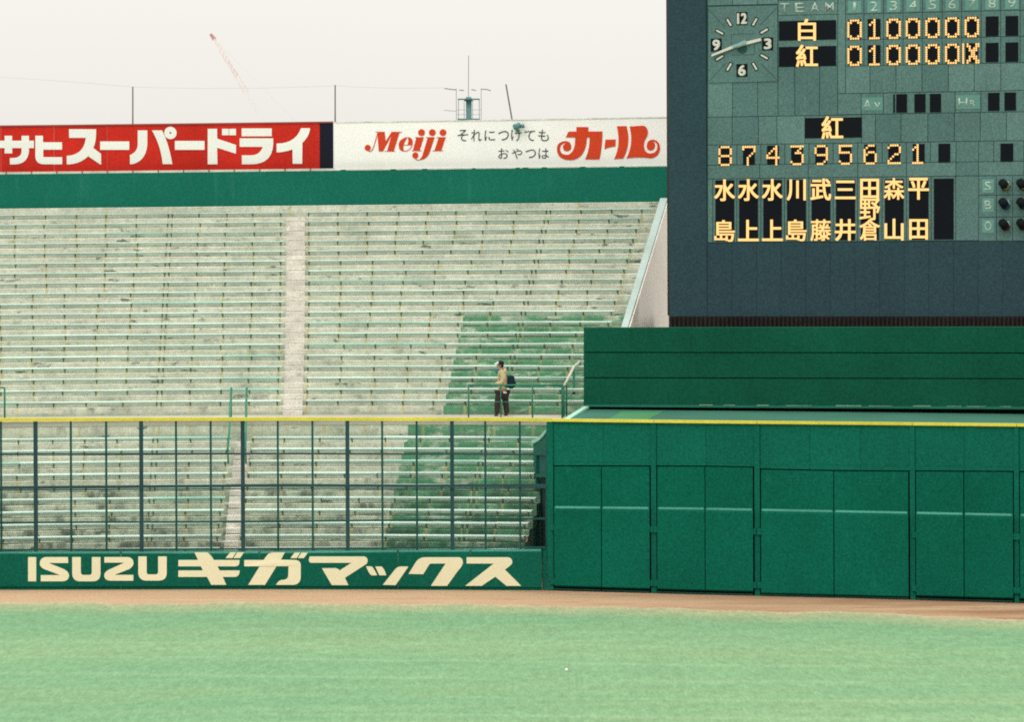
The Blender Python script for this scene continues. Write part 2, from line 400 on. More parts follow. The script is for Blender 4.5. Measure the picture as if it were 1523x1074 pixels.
me.from_pydata(v, [], f); me.materials.append(GRASS); ul = me.uv_layers.new(name='UVMap')
for lp in me.loops: ul.data[lp.index].uv = uvl[lp.vertex_index]
o = bpy.data.objects.new('grass', me); COL.objects.link(o)
tag(o, 'pale green mown outfield grass with faint drag lines', kind='structure')

# ------------------------------------------------------------------ curved concrete stand
def deg(a): return math.radians(a)
PHL = deg(-12.5)
def aisle_up(k):   # phi of left and right edge of the upper stair aisle in row k (0 = lowest)
    t = k/18.0
    l = deg(0.50 + (-0.13-0.50)*t); r = deg(1.32 + (0.58-1.32)*t)
    return l, r
zb_up = lambda k: 5.30 + (11.754-5.30)*k/18.0
R_up = lambda k: 60.6 + 0.7444*k
zb_lo = lambda j: 1.165 + 0.3455*j
R_lo = lambda j: 50.5 + 0.722*j
JL, JR = deg(-3.5), deg(7.62)
def brackets(a, b, R, jit):
    """positions of bench brackets between phi a and b, split at the joints"""
    cuts = [a] + [j for j in (JL, JR) if a < j < b] + [b]
    res = []
    for c, d in zip(cuts, cuts[1:]):
        L_ = (d-c)*R; n = max(1, round(L_/1.13)); e0 = 0.13/R if c in (JL, JR) else 0.02/R; e1 = 0.02/R if d in (JL, JR) else 0.12/R
        for i in range(n+1):
            t = i/n; x = (c+e0) + ((d-e1)-(c+e0))*t
            if 0 < i < n: x += random.uniform(-jit, jit)/R
            res.append(x)
    return res
def tier_mesh(R0, R1, z0, z1, secs, matfn, zbot=None, step=None):
    """one concrete step of the stand: solid wedge between radii, from phi list; secs = sorted list of (phi,u)"""
    b = MB(); uvs = []; rows = []
    for phi, u in secs:
        i0 = len(b.v)
        b.v += [SP(phi, R0, z0), SP(phi, R0, z1-0.03), SP(phi, R0+0.03, z1), SP(phi, R1, z1), SP(phi, R1, z0)]
        uvs += [(u, 0), (u, 0.92), (u, 1), (u, 1.6), (u, 1)]
        rows.append((i0, phi))
    for (a, pa_), (c, pc) in zip(rows, rows[1:]):
        mi = matfn((pa_+pc)/2)
        for k in range(5):
            j = (k+1) % 5; b.face((a+k, c+k, c+j, a+j), mi)
    a = rows[0][0]; c = rows[-1][0]
    b.face([a+i for i in range(5)]); b.face([c+4-i for i in range(5)])
    return b, uvs
stand = empty('grandstand', SP(0, 60, 0), 'curved bare concrete outfield stand of stepped rows, one block of it painted green', 'grandstand')
GB_UP, GB_LO = deg(5.8), deg(4.9)
END_UP = deg(10.95)
def secs_for(a, b, brs, extra):
    pts = {}
    for i, x in enumerate(brs): pts[round(x, 6)] = float(i)
    keys = sorted(pts)
    allp = sorted(set([round(a, 6), round(b, 6)] + keys + [round(e, 6) for e in extra if a < e < b]))
    res = []
    for p in allp:
        if p <= keys[0]: u = pts[keys[0]] + 0.5*(1 if p < keys[0] else 0)
        elif p >= keys[-1]: u = pts[keys[-1]] + 0.5*(1 if p > keys[-1] else 0)
        else:
            for k0, k1 in zip(keys, keys[1:]):
                if k0 <= p <= k1: u = pts[k0] + (p-k0)/(k1-k0)*(pts[k1]-pts[k0]); break
        res.append((p, u))
    return res
BR_UP = {}; BR_LO = {}
for k in range(19):
    l, r = aisle_up(k)
    A = brackets(PHL, l, R_up(k), 0.05); B = brackets(r, deg(10.5), R_up(k), 0.06)
    BR_UP[k] = (A, B)
    secs = secs_for(PHL, END_UP, A + B, [GB_UP])
    z1 = zb_up(k) - 0.20; z0 = (4.81 if k == 0 else zb_up(k-1) - 0.20) - 0.06
    R1 = R_up(k+1) - 0.03 + 0.10
    mats = [C_UP if k > 6 else C_MID, G_UP]
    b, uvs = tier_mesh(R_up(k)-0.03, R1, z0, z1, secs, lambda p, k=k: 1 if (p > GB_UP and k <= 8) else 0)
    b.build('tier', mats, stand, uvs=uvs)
# last riser up to the parapet
secs = secs_for(PHL, END_UP, brackets(PHL, END_UP, 75, 0.05), [])
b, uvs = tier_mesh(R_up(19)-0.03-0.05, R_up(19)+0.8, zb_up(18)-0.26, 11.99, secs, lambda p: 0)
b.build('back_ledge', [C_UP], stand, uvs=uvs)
# walkway
phs = [PHL + (deg(10.02)-PHL)*i/24 for i in range(25)]
b = MB(); b.ring_strip([[SP(p, 58.2, 4.60), SP(p, 58.2, 4.81), SP(p, 60.65, 4.81), SP(p, 60.65, 4.60)] for p in phs])
b.build('walkway_slab', C_WALK, stand)
b = MB(); b.ring_strip([[SP(p, 58.17, 4.765), SP(p, 58.17, 4.83), SP(p, 58.30, 4.83), SP(p, 58.30, 4.765)] for p in phs])
b.build('walkway_kerb', paint('pale_kerb', (0.66, 0.60, 0.47), 0.1, 0.1), stand)
# wall under the walkway
AL, AR = phi_of(336, 54, 720), phi_of(366, 54, 720)
END_LO = deg(9.98)
secs = secs_for(PHL, END_LO, brackets(PHL, END_LO, 58, 0.3), [GB_LO])
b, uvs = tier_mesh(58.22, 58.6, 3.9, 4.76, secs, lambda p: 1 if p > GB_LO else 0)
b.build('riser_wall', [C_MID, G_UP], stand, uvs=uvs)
for j in range(10):
    A = brackets(PHL, AL, R_lo(j), 0.08); e = END_LO - (deg(0.35) if j in (6, 7, 8) else deg(0.05))
    B = brackets(AR, e, R_lo(j), 0.08)
    BR_LO[j] = (A, B, e)
    secs = secs_for(PHL, END_LO, A + B, [GB_LO])
    z1 = zb_lo(j) - 0.20; z0 = z1 - 0.40
    R1 = R_lo(j+1) + 0.07 if j < 9 else 58.3
    mats = [C_LO if j < 6 else C_MID, G_LO if j < 6 else G_UP]
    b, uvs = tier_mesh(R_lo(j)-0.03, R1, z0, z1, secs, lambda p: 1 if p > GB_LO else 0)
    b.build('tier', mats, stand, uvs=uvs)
# stair steps of the aisles: two to a tier
for k in range(19):
    l, r = aisle_up(k); l += 0.10/R_up(k); r -= 0.10/R_up(k)
    z1 = zb_up(k) - 0.20; zprev = z1 - 0.359 if k else 4.81
    h = (z1 - zprev)/2
    b = MB(); R = R_up(k) - 0.03
    b.ring_strip([[SP(p, R-0.36, zprev-0.02), SP(p, R-0.36, zprev+h), SP(p, R+0.02, zprev+h), SP(p, R+0.02, zprev-0.02)] for p in (l, (l+r)/2, r)])
    b.build('stair_step', C_STEP, stand)
    b = MB()
    b.ring_strip([[SP(p, R-0.015, z1-h*0.8), SP(p, R-0.015, z1+0.012), SP(p, R+0.37, z1+0.012), SP(p, R+0.37, z1-h*0.8)] for p in (l, (l+r)/2, r)])
    b.build('stair_step', C_STEP, stand)
for j in range(10):
    l = AL + 0.12/54; r = AR - 0.05/54
    z1 = zb_lo(j) - 0.20; h = 0.173; R = R_lo(j) - 0.03
    b = MB(); b.ring_strip([[SP(p, R-0.36, z1-0.40), SP(p, R-0.36, z1-h), SP(p, R+0.02, z1-h), SP(p, R+0.02, z1-0.40)] for p in (l, r)])
    b.build('stair_step', C_STEP, stand)
    b = MB(); b.ring_strip([[SP(p, R-0.015, z1-h*0.8), SP(p, R-0.015, z1+0.012), SP(p, R+0.37, z1+0.012), SP(p, R+0.37, z1-h*0.8)] for p in (l, r)])
    b.build('stair_step', C_STEP, stand)
    if j in (6, 7, 8, 9, 1, 2):
        l2 = END_LO - deg(0.30); r2 = END_LO
        b = MB(); b.ring_strip([[SP(p, R-0.30, z1-0.40), SP(p, R-0.30, z1-h), SP(p, R+0.02, z1-h), SP(p, R+0.02, z1-0.40)] for p in (l2, r2)])
        b.build('stair_step', C_STEP, stand)
# gate wall between walkway stair and lower stand handled by handrails; side wall with coping on the right end
b = MB(); rows = []
ks = [(-3.2, 0.0)] + [(k, 0) for k in range(0, 20)]
top = [(R_up(k)-0.15, zb_up(k)-0.20+0.20) for k in range(-3, 20)]
n0 = len(top)
for (Ra, za), (Rb, zb_) in zip(top, top[1:]):
    pts = [SP(END_UP+0.001, Ra, 0.0, False), SP(END_UP+0.001, Rb, 0.0, False), SP(END_UP+0.001, Rb, zb_-0.10), SP(END_UP+0.001, Ra, za-0.10)]
    vec = SP(END_UP+0.0032, 70, 5) - SP(END_UP+0.001, 70, 5)
    b.prism(pts, vec)
b.build('side_wall', SIDEW, stand)
b = MB()
b.ring_strip([[SP(END_UP-0.0010, R, z-0.30), SP(END_UP-0.0010, R, z+0.02), SP(END_UP+0.0026, R, z+0.02), SP(END_UP+0.0026, R, z-0.12)] for R, z in top])
b.build('side_coping', COPE, stand)
# back wall of the stand down to the ground
b = MB(); b.ring_strip([[SP(p, 75.9, 0), SP(p, 75.9, 11.9), SP(p, 76.2, 11.9), SP(p, 76.2, 0)] for p in [PHL + (END_UP-PHL)*i/14 for i in range(15)]])
b.build('back_wall', C_WALK, stand)
# parapet
b = MB(); b.ring_strip([[SP(p, 74.70, 11.985), SP(p, 74.70, 13.31), SP(p, 74.95, 13.31), SP(p, 74.95, 11.985)] for p in [PHL + (phi_of(995.5, 74.7, 280)-PHL)*i/24 for i in range(25)]])
tag(b.build('parapet', PARA), 'long teal green parapet wall along the top of the stand, under the two advertising signs', 'wall')

# benches --------------------------------------------------------------
ORD = ['lowest', 'second', 'third', 'fourth', 'fifth', 'sixth', 'seventh', 'eighth', 'ninth', 'tenth', 'eleventh', 'twelfth', 'thirteenth', 'fourteenth', 'fifteenth', 'sixteenth', 'seventeenth', 'eighteenth', 'highest']
def bench(a, b_, R, zt, brs, label, group, tint, lower=False, split=None):
    root = empty('bench', SP((a+b_)/2, R, zt-0.2), label, 'bench', group)
    d, th = (0.34, 0.030 if not lower else 0.036); R = R + 0.06
    cuts = [a]
    step = 4.55/R; x = a
    ends = [q for q in brs]
    i = 0
    while True:
        i += 4
        if i >= len(ends)-1: break
        cuts.append(ends[i])
    cuts.append(b_)
    for c, e in zip(cuts, cuts[1:]):
        if (e-c)*R < 0.3: continue
        n = max(2, int((e-c)*R/1.2)+1)
        pl = MB(); dz = random.uniform(-0.006, 0.006)
        pl.ring_strip([[SP(p, R-0.02, zt-th+dz), SP(p, R-0.02, zt+dz), SP(p, R-0.02+d, zt+dz), SP(p, R-0.02+d, zt-th+dz)] for p in [c+0.004/R+(e-c-0.008/R)*t/(n-1) for t in range(n)]])
        pl.build('plank', BENCH2 if random.random() < tint else BENCH, root)
    s = MB()
    for q in brs:
        if q > b_ + 0.001 or q < a - 0.001: continue
        w_ = 0.028/R
        s.ring_strip([[SP(p, R+0.06, zt-0.205), SP(p, R+0.06, zt-th-0.002), SP(p, R+0.14, zt-th-0.002), SP(p, R+0.14, zt-0.205)] for p in (q-w_*.45, q+w_*.45)])
        s.ring_strip([[SP(p, R-0.015, zt-th-0.115), SP(p, R-0.015, zt-th-0.004), SP(p, R+0.05, zt-th-0.004), SP(p, R+0.05, zt-th-0.115)] for p in (q-w_*1.0, q+w_*1.0)])
    o = s.build('bracket', BRACK, root); o['kind'] = 'stuff'
    r_ = MB(); n = 12
    r_.ring_strip([[SP(p, R+0.005, zt-th-0.065), SP(p, R+0.005, zt-th-0.003), SP(p, R+0.035, zt-th-0.003), SP(p, R+0.035, zt-th-0.065)] for p in [a+(b_-a)*t/n for t in range(n+1)]])
    r_.build('support_rail', RAILP, root)
    return root
for k in range(19):
    A, B = BR_UP[k]; l, r = aisle_up(k)
    g = 'benches of the upper stand'
    tint = 0.30 if k in (12, 13, 1, 2) else 0.05 + 0.12*(k > 9)
    w_ = ORD[k] + ('' if k in (0, 18) else ' up')
    bench(PHL, l, R_up(k), zb_up(k), A, f'pale green bench, {w_} above the walkway, left of the upper aisle', g, tint)
    bench(r, deg(10.5) + (deg(0.2) if k == 18 else 0), R_up(k), zb_up(k), B, f'pale green bench, {w_} above the walkway, right of the upper aisle', g, tint*0.6)
for j in range(10):
    A, B, e = BR_LO[j]
    w_ = (ORD[j] + ('' if j == 0 else ' from the bottom')) if j < 9 else 'topmost'
    bench(PHL, AL, R_lo(j), zb_lo(j), A, f'bench behind the mesh fence, {w_}, left of the lower stair', 'benches behind the mesh fence', 0.18, True)
    bench(AR, e, R_lo(j), zb_lo(j), B, f'bench behind the mesh fence, {w_}, right of the lower stair', 'benches behind the mesh fence', 0.2, True)

# side end wall of the lower stand (dark green, with openings) and coping
ew = empty('end_wall', P(803, 815, 118), 'dark green end wall with dark openings closing the lower stand beside the padded gates', 'wall')
def EWP(px, py, off=0.0):
    t = (px-793)/(813.5-793); return P(px, py, 121 + (114.85-121)*t) + Vector((off, 0, 0))
tk = Vector((0.12, 0.02, 0))
b = MB()
for x0, x1, y0, y1 in [(793, 797, 655, 830), (797, 813.5, 655, 676), (797, 813.5, 705, 710), (797, 813.5, 720, 725), (811.5, 813.5, 676, 830)]:
    b.prism([EWP(x0, y1), EWP(x1, y1), EWP(x1, y0), EWP(x0, y0)], tk)
b.prism([EWP(795, 655), EWP(813.5, 655), EWP(813.5, 640)], tk)
b.build('wall_panel', paint('dark_end_wall', (0.012, 0.10, 0.072), 0.15), ew)
b = MB(); b.prism([EWP(797, 830, 0.14), EWP(812, 830, 0.14), EWP(812, 676, 0.14), EWP(797, 676, 0.14)], Vector((0.3, 0.05, 0)))
b.build('opening_backing', paint('dark_opening', (0.012, 0.030, 0.028), 0.15), ew)
b = MB(); b.prism([EWP(797, 706, 0.10), EWP(812, 706, 0.10), EWP(812, 676, 0.10), EWP(797, 676, 0.10)], Vector((0.02, 0.0, 0)))
b.build('opening_panel', paint('dull_green_panel', (0.02, 0.095, 0.085), 0.15), ew)
b = MB()
cp = [(793, 657.5), (799, 655.5), (804, 652), (809, 647), (812.5, 642)]
b.ring_strip([[EWP(x, y+2.4, -.04), EWP(x, y-2.6, -.04), EWP(x, y-2.6)+tk*1.3, EWP(x, y+2.4)+tk*1.3] for x, y in cp]); b.build('coping', COPEG, ew)

# ------------------------------------------------------------------ handrails on the stand
def rail_set(name, label, tubes, mat, r=0.022, group=None, parts=None):
    root = empty(name, tubes[0][1][0], label, 'railing', group)
    for pn, pts, rr in tubes:
        b = MB(); b.tube(pts, rr, 8); b.build(pn, mat if not isinstance(mat, dict) else mat[pn], root, smooth=True)
    return root
FD = 124.45
def W(px, py, D=FD): return P(px, py, D)
zf = lambda px: SP(phi_of(px, 58.45, 620), 58.45, 4.81)
def rp(px, z): q = phi_of(px, 58.45, 620); return SP(q, 58.45, z)
tb = [('top_rail', [rp(697, 5.92), rp(745, 5.92), rp(792, 5.92), rp(838, 5.92)], 0.028), ('mid_rail', [rp(697, 5.36), rp(745, 5.36), rp(838, 5.36)], 0.016)]
for px in (697, 745, 792, 836): tb.append(('post', [rp(px, 4.80), rp(px, 5.92)], 0.020 if px == 745 else 0.027))
rail_set('handrail', 'green pipe railing on the edge of the walkway, in front of the walking person', tb, RAILD)
tb = [('top_rail', [rp(-60, 5.95), rp(-10, 5.95), rp(7, 5.92)], 0.024), ('post', [rp(7, 4.80), rp(7, 5.92)], 0.030), ('post', [rp(-45, 4.80), rp(-45, 5.92)], 0.022)]
rail_set('handrail', 'green walkway railing cut off by the left edge of the picture', tb, RAILD)
for nm, xt, xb, lab in (('l', 344, 338.5, 'left of the two slim green handrails standing at the head of the lower stair'), ('r', 367, 365, 'right of the two slim green handrails standing at the head of the lower stair')):
    pts_top = P(xt, 576, 124.8); yb = 668
    tb = [('top_rail', [P(xt+0.3, 577, 124.9), P(xt-0.6, 590, 124.3), P((xt*0.5+xb*0.5), 640, 122.4), P(xb, yb, 120.9)], 0.034),
          ('post', [P(xt-0.5, 623, 124.35), P(xt-0.3, 578, 124.35)], 0.032),
          ('post', [P(xb+1, 690, 121.0), P(xb+0.2, 664, 121.0)], 0.03), ('mid_rail', [P(xt-2.0, 598, 124.3), P(xb+0.5, 676, 121.2)], 0.02)]
    rail_set('handrail', lab, tb, RAILG)
tb = [('top_rail', [P(839, 574, 124.5), P(846, 561, 125.8), P(853.5, 546, 127.2), P(869, 531.5, 129.8)], 0.045),
      ('post', [P(838.5, 622, 124.5), P(838.5, 575, 124.5)], 0.035), ('post', [P(842.5, 620, 124.8), P(842.5, 569, 124.8)], 0.03),
      ('post', [P(853.5, 616, 126.9), P(853.5, 548, 126.9)], 0.04), ('post', [P(866, 606, 129.0), P(866, 535, 129.0)], 0.03),
      ('mid_rail', [P(839, 600, 124.5), P(853.5, 582, 127.0), P(866, 572, 129)], 0.014)]
rail_set('handrail', 'sloping pale beige handrail with dark posts climbing beside the dark green backdrop', tb, {'top_rail': RAILB, 'post': RAILD, 'mid_rail': RAILD})

# ------------------------------------------------------------------ outfield fence, left: padded wall + steel mesh frame
def fz(px, z, off=0.0):
    """point on the fence at height z"""
    D = fd(px) - off; v = (EYE - z)/D
    dy = v*F; u = ((px-CX) - 0)/F
    # column px at that height, allowing for the camera roll
    u = (px-CX)/F*1.0 - dy*SR/F
    return G(u*D, D, z)
def strip_on_fence(px0, px1, z0, z1, off, thick, name, mat, parent=None, n=None, bevel=0):
    n = n or max(2, int(abs(px1-px0)/60)+2)
    b = MB(); rows = []
    for i in range(n):
        p = px0 + (px1-px0)*i/(n-1)
        # constant X for verticals: use the column at mid height
        q0, q1 = fz(p, z0, off), fz(p, z1, off); X = (q0.x+q1.x)/2
        rows.append([Vector((X, q0.y, z0*S)), Vector((X, q0.y, z1*S)), Vector((X, q0.y+thick*S, z1*S)), Vector((X, q0.y+thick*S, z0*S))])
    b.ring_strip(rows); return b.build(name, mat, parent, bevel=bevel)
pw = empty('padded_wall', fz(400, 0), 'low green padded outfield wall with cream lettering, under the mesh fence', 'wall')
def padx(px):   # top of the padding, metres up
    return interp([(0, 1.20), (400, 1.19), (620, 1.245), (800, 1.285)], px)
edges = [-80, 122, 324, 526, 728, 808]
edges = [-80, -25, 180, 386, 592, 700, 806]
for a, c in zip(edges, edges[1:]):
    n = 6; rows = []
    for i in range(n):
        p = a+0.15 + (c-a-0.3)*i/(n-1); zt = padx(p)
        sag = 0.006*math.sin(i*2.1)
        def q(z, off): D = fd(p) - off; return G((p-CX)/F*D - (EYE-0.6)*SR, D, z)
        rows.append([q(0.0, 0.0), q(0.08, 0.0), q(0.11, 0.055), q(zt-0.09, 0.06), q(zt-0.035+sag, 0.05), q(zt+sag, 0.0), q(zt+sag, -0.22), q(0.0, -0.22)])
    b = MB(); b.ring_strip(rows)
    # a paler strip along the top edge paints in its highlight
    b.build('pad', [PADL], pw)
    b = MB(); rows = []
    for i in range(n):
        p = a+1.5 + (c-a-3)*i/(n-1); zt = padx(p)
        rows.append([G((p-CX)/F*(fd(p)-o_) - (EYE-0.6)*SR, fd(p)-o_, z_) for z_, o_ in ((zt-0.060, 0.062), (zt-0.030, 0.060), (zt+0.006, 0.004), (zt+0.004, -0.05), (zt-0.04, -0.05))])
    b.ring_strip(rows); b.build('painted_top_highlight', PADT, pw)
PXX = [(806.6, 813.6)]
# lettering
def path(pts, T, seg=7):
    """pts: (x,y) corners, (x,y,1) = quadratic control point"""
    n = len(pts); res = []
    i = 0
    while i < n:
        p = pts[i]; nx = pts[(i+1) % n]
        if len(p) == 3: i += 1; continue
        res.append(p)
        if len(nx) == 3:
            e = pts[(i+2) % n]
            if len(e) == 3: e = ((nx[0]+e[0])/2, (nx[1]+e[1])/2)
            for k in range(1, seg):
                t = k/seg; res.append(((1-t)**2*p[0]+2*t*(1-t)*nx[0]+t*t*e[0], (1-t)**2*p[1]+2*t*(1-t)*nx[1]+t*t*e[1]))
        i += 1
    # drop doubled points
    out_ = []
    for q in res:
        if not out_ or (abs(q[0]-out_[-1][0]) + abs(q[1]-out_[-1][1])) > 0.5: out_.append(q)
    return [T(*q) for q in out_]
def ribbon(pts, w):
    a = []; b = []
    for i, p in enumerate(pts):
        q = pts[min(i+1, len(pts)-1)]; r = pts[max(i-1, 0)]
        dx, dy = q[0]-r[0], q[1]-r[1]; l = math.hypot(dx, dy) or 1
        a.append((p[0]-dy/l*w/2, p[1]+dx/l*w/2)); b.append((p[0]+dy/l*w/2, p[1]-dx/l*w/2))
    return a + b[::-1]
def circ(cx, cy, r, n=20): return [(cx+r*math.cos(2*math.pi*i/n), cy+r*math.sin(2*math.pi*i/n)) for i in range(n)]
def rect(x0, y0, x1, y1): return [(x0, y0), (x1, y0), (x1, y1), (x0, y1)]
def shape_obj(name, loops_px, surf, mat, parent, thick=0.012):
    b = MB()
    for loops in loops_px: b.flatpoly([ [surf(x, y) for x, y in lp] for lp in loops], thick)
    return b.build(name, mat, parent)
def tf(ox, oy, s): return lambda x, y: (ox + x/s, oy + y/s)
T1, T2, T3, T4 = tf(0, 810, 7.615), tf(200, 810, 7.615), tf(400, 810, 7.615), tf(600, 810, 6.622)
c = 1
letters = [
 (T1, [[(318,150),(323,145),(405,145),(410,150),(410,415),(405,420),(323,420),(318,415)]]),
 (T1, [[(770,145),(772,212),(548,212),(700,272),(782,305,c),(782,355),(778,420,c),(700,420),(462,420),(462,350),(682,350),(510,285),(450,262,c),(450,215),(455,145,c),(530,145)]]),
 (T1, [[(818,145),(915,145),(915,315),(918,348,c),(945,348),(1010,348),(1040,346,c),(1040,315),(1040,145),(1138,145),(1138,340),(1132,420,c),(1050,420),(900,420),(820,415,c),(818,330)]]),
 (T1, [[(1182,145),(1440,145),(1510,148,c),(1512,215),(1510,255,c),(1455,285),(1295,347),(1510,347),(1510,413),(1250,413),(1180,410,c),(1180,350),(1185,310,c),(1240,285),(1410,208),(1182,208)]]),
 (T2, [[(43,138),(138,138),(138,315),(140,342,c),(165,342),(240,342),(268,340,c),(268,312),(268,138),(365,138),(365,330),(360,412,c),(275,412),(130,412),(45,405,c),(43,320)]]),
 (T2, [[(680,92),(815,92),(850,95,c),(900,178),(1190,178),(1188,215),(1180,250,c),(1140,250),(940,250),(965,297),(1192,297),(1190,370,c),(1130,370),(1000,370),(1040,460),(870,460),(822,370),(497,370),(497,297),(775,297),(752,250),(497,250),(497,178),(720,178)],
       [(1085,92),(1150,92),(1110,157),(1030,157)], [(1165,92),(1240,92),(1195,157),(1120,157)]]),
 (T3, [[(20,92),(180,92),(135,175),(300,178),(362,185,c),(360,240),(360,380),(350,460,c),(270,460),(80,460),(110,405,c),(150,405),(215,400,c),(218,360),(222,250),(85,250),(-45,460),(-235,460),(-105,250),(-280,250),(-280,178),(-60,178),(-10,100,c)],
       [(290,95),(355,95),(315,157),(243,157)], [(368,95),(440,95),(395,157),(328,157)]]),
 (T3, [[(462,138),(1075,138),(1120,145,c),(1118,190),(1115,220,c),(1085,235),(860,380),(900,463),(712,463),(600,272),(750,270),(785,275,c),(800,297),(935,210),(475,210),(450,205,c),(452,170)]]),
 (T3, [[(1100,250),(1165,252),(1200,290,c),(1225,352),(1160,352),(1130,330,c)], [(1205,252),(1275,252),(1310,280,c),(1328,352),(1250,352)], [(1290,460),(1420,295),(1450,252,c),(1500,252),(1580,252),(1435,463)]]),
 (T4, [[(50,292),(120,180),(150,128,c),(220,128),(550,128),(590,135,c),(585,190),(570,230,c),(545,250),(430,410),(270,410),(415,190),(280,190),(255,190,c),(245,215),(195,295)]]),
 (T4, [[(622,128),(1030,128),(1075,135,c),(1072,180),(1065,200,c),(1045,215),(1000,250),(1160,410),(1015,410),(905,320),(770,410),(608,410),(890,190),(622,190)]]),
]
for T, shp in letters:
    shape_obj('letter', [[path(s_, T)] for s_ in shp], lambda x, y: f_at(x, y, 0.069), CREAM, pw)
# steel frame with mesh, standing on the wall
mf = empty('mesh_fence', fz(400, 1.2), 'tall dark steel frame fence with fine mesh standing on the low padded wall', 'fence')
ZT = 5.27
def vpost(px, z0, z1, wpx, dep, name, mat, off=0.0):
    D = fd(px) - off; h = wpx/2/F*D
    X = (px-CX)/F*D - (EYE-(z0+z1)/2)*SR
    b = MB(); b.box(G(X-h, D, z0), G(X+h, D+dep, z1)); return b.build(name, mat, mf)
for px in (52.8, 210, 361, 516.8, 672.5): vpost(px, 1.18, ZT, 5.6, 0.12, 'post', STEEL, 0.02)
for px in (1.5, 105.5, 158, 262, 313.6, 413.4, 465, 568.6, 620, 722, 773.5, -50.5): vpost(px, 1.18, ZT, 3.0, 0.05, 'upright', STEEL2)
def hrail(pts, wpx, dep, name, mat, off=0.0):
    b = MB(); rows = []
    for x, y in pts:
        o_ = Vector((0, dep*S, 0)); a_, c_ = f_at(x, y-wpx/2, off), f_at(x, y+wpx/2, off)
        rows.append([c_, a_, a_+o_, c_+o_])
    b.ring_strip(rows); return b.build(name, mat, mf)
hrail([(-70, 726.6), (0, 726), (250, 723.6), (430, 722.3), (620, 723), (812, 722.5)], 4.0, 0.08, 'main_rail', STEEL, 0.03)
hrail([(-70, 730.2), (0, 729.5), (430, 727), (812, 726)], 1.5, 0.04, 'rail', STEEL2, 0.025)
hrail([(-70, 676.6), (0, 676), (430, 675.3), (812, 676.5)], 2.6, 0.05, 'rail', STEEL, 0.012)
hrail([(-70, 778.5), (0, 777.9), (430, 776), (812, 771.8)], 2.6, 0.05, 'rail', STEEL2, 0.012)
hrail([(-70, 819.4), (0, 818.6), (200, 817.6), (400, 816.6), (600, 815.6), (812, 814.6)], 2.6, 0.06, 'sill_rail', STEEL2, 0.025)
b = MB()
p = -70
while p < 813:
    D = fd(p) + 0.02; X = (p-CX)/F*D - (EYE-3)*SR; h = 0.0011
    b.box(G(X-h, D, 1.2), G(X+h, D+0.004, ZT)); p += 2.4
for i in range(80):
    z = 1.22 + i*0.051
    b.ring_strip([[fz(q, z, -0.03), fz(q, z+0.0022, -0.03), fz(q, z+0.0022, -0.034), fz(q, z, -0.034)] for q in (-70, 200, 400, 600, 813)])
o = b.build('wire_mesh', STEEL2, mf, fix=False); o['kind'] = 'stuff'
# yellow home-run line (a capping rail) along the whole fence
yl = empty('yellow_cap_rail', fz(700, ZT), 'yellow painted cap rail running along the top of the whole outfield fence', 'rail')
YT = [(-80, 625.2), (0, 624.6), (430, 623.6), (800, 624.2), (826, 625.2), (1000, 627.3), (1280, 630.0), (1523, 632.6), (1620, 634)]
segs = [(-80, 821)]; cuts = [822, 967, 980, 1122.5, 1133.5, 1353, 1364.5, 1508, 1519.5, 1620]
for a, c_ in [(-80, 820.8), (821, 972.2), (972.8, 1125.6), (1126.4, 1356.6), (1357.4, 1511.6), (1512.4, 1620)]:
    b = MB(); rows = []
    n = max(3, int((c_-a)/50))
    for i in range(n+1):
        x = a + (c_-a)*i/n; y = interp(YT, x)
        o_ = Vector((0, 0.14, 0)); off = 0.05 if a < 800 else 0.06
        hh = 2.5 if a < 800 else 2.1
        rows.append([f_at(x, y+hh, off), f_at(x, y-hh, off), f_at(x, y-hh, off)+o_, f_at(x, y+hh, off)+o_])
    b.ring_strip(rows); b.build('cap_section', YEL, yl)

# ------------------------------------------------------------------ right part of the fence: green frame, sheet panels and padded gates
gw = empty('outfield_wall', fz(1170, 0), 'tall green steel framed outfield wall holding the padded gates under the scoreboard', 'wall')
def fbox(x0, y0, x1, y1, off, thick, name, mat, parent, y0r=None, y1r=None, bevel=0):
    """box on the fence line from photo corners (left x0, right x1; top y0, bottom y1; right-hand y optional)"""
    y0r = y0 if y0r is None else y0r; y1r = y1 if y1r is None else y1r
    b = MB(); n = max(2, int((x1-x0)/70)+2); rows = []
    XL = None
    for i in range(n):
        t = i/(n-1); x = x0+(x1-x0)*t; ya = y0+(y0r-y0)*t; yb = y1+(y1r-y1)*t
        A_, B_ = f_at(x, ya, off), f_at(x, yb, off); X = (A_.x+B_.x)/2; A_.x = B_.x = X
        o_ = Vector((0, thick*S, 0)); rows.append([B_, A_, A_+o_, B_+o_])
    b.ring_strip(rows); return b.build(name, mat, parent, bevel=bevel)
BT = [(780, 878.4), (820, 878.9), (1030, 885.2), (1280, 891.3), (1523, 898), (1620, 900.8)]
def yb(x): return interp(BT, x)
def yt(x): return interp(YT, x) + 2.2
def sl_(y, x0=1170, k=None):   # lines on this wall fall to the right, more so lower down
    return y
# end post between the padded wall and the gates
fbox(807, 815, 813.4, 877.5, -0.02, 0.1, 'end_post', PADL, gw, 815, 878)
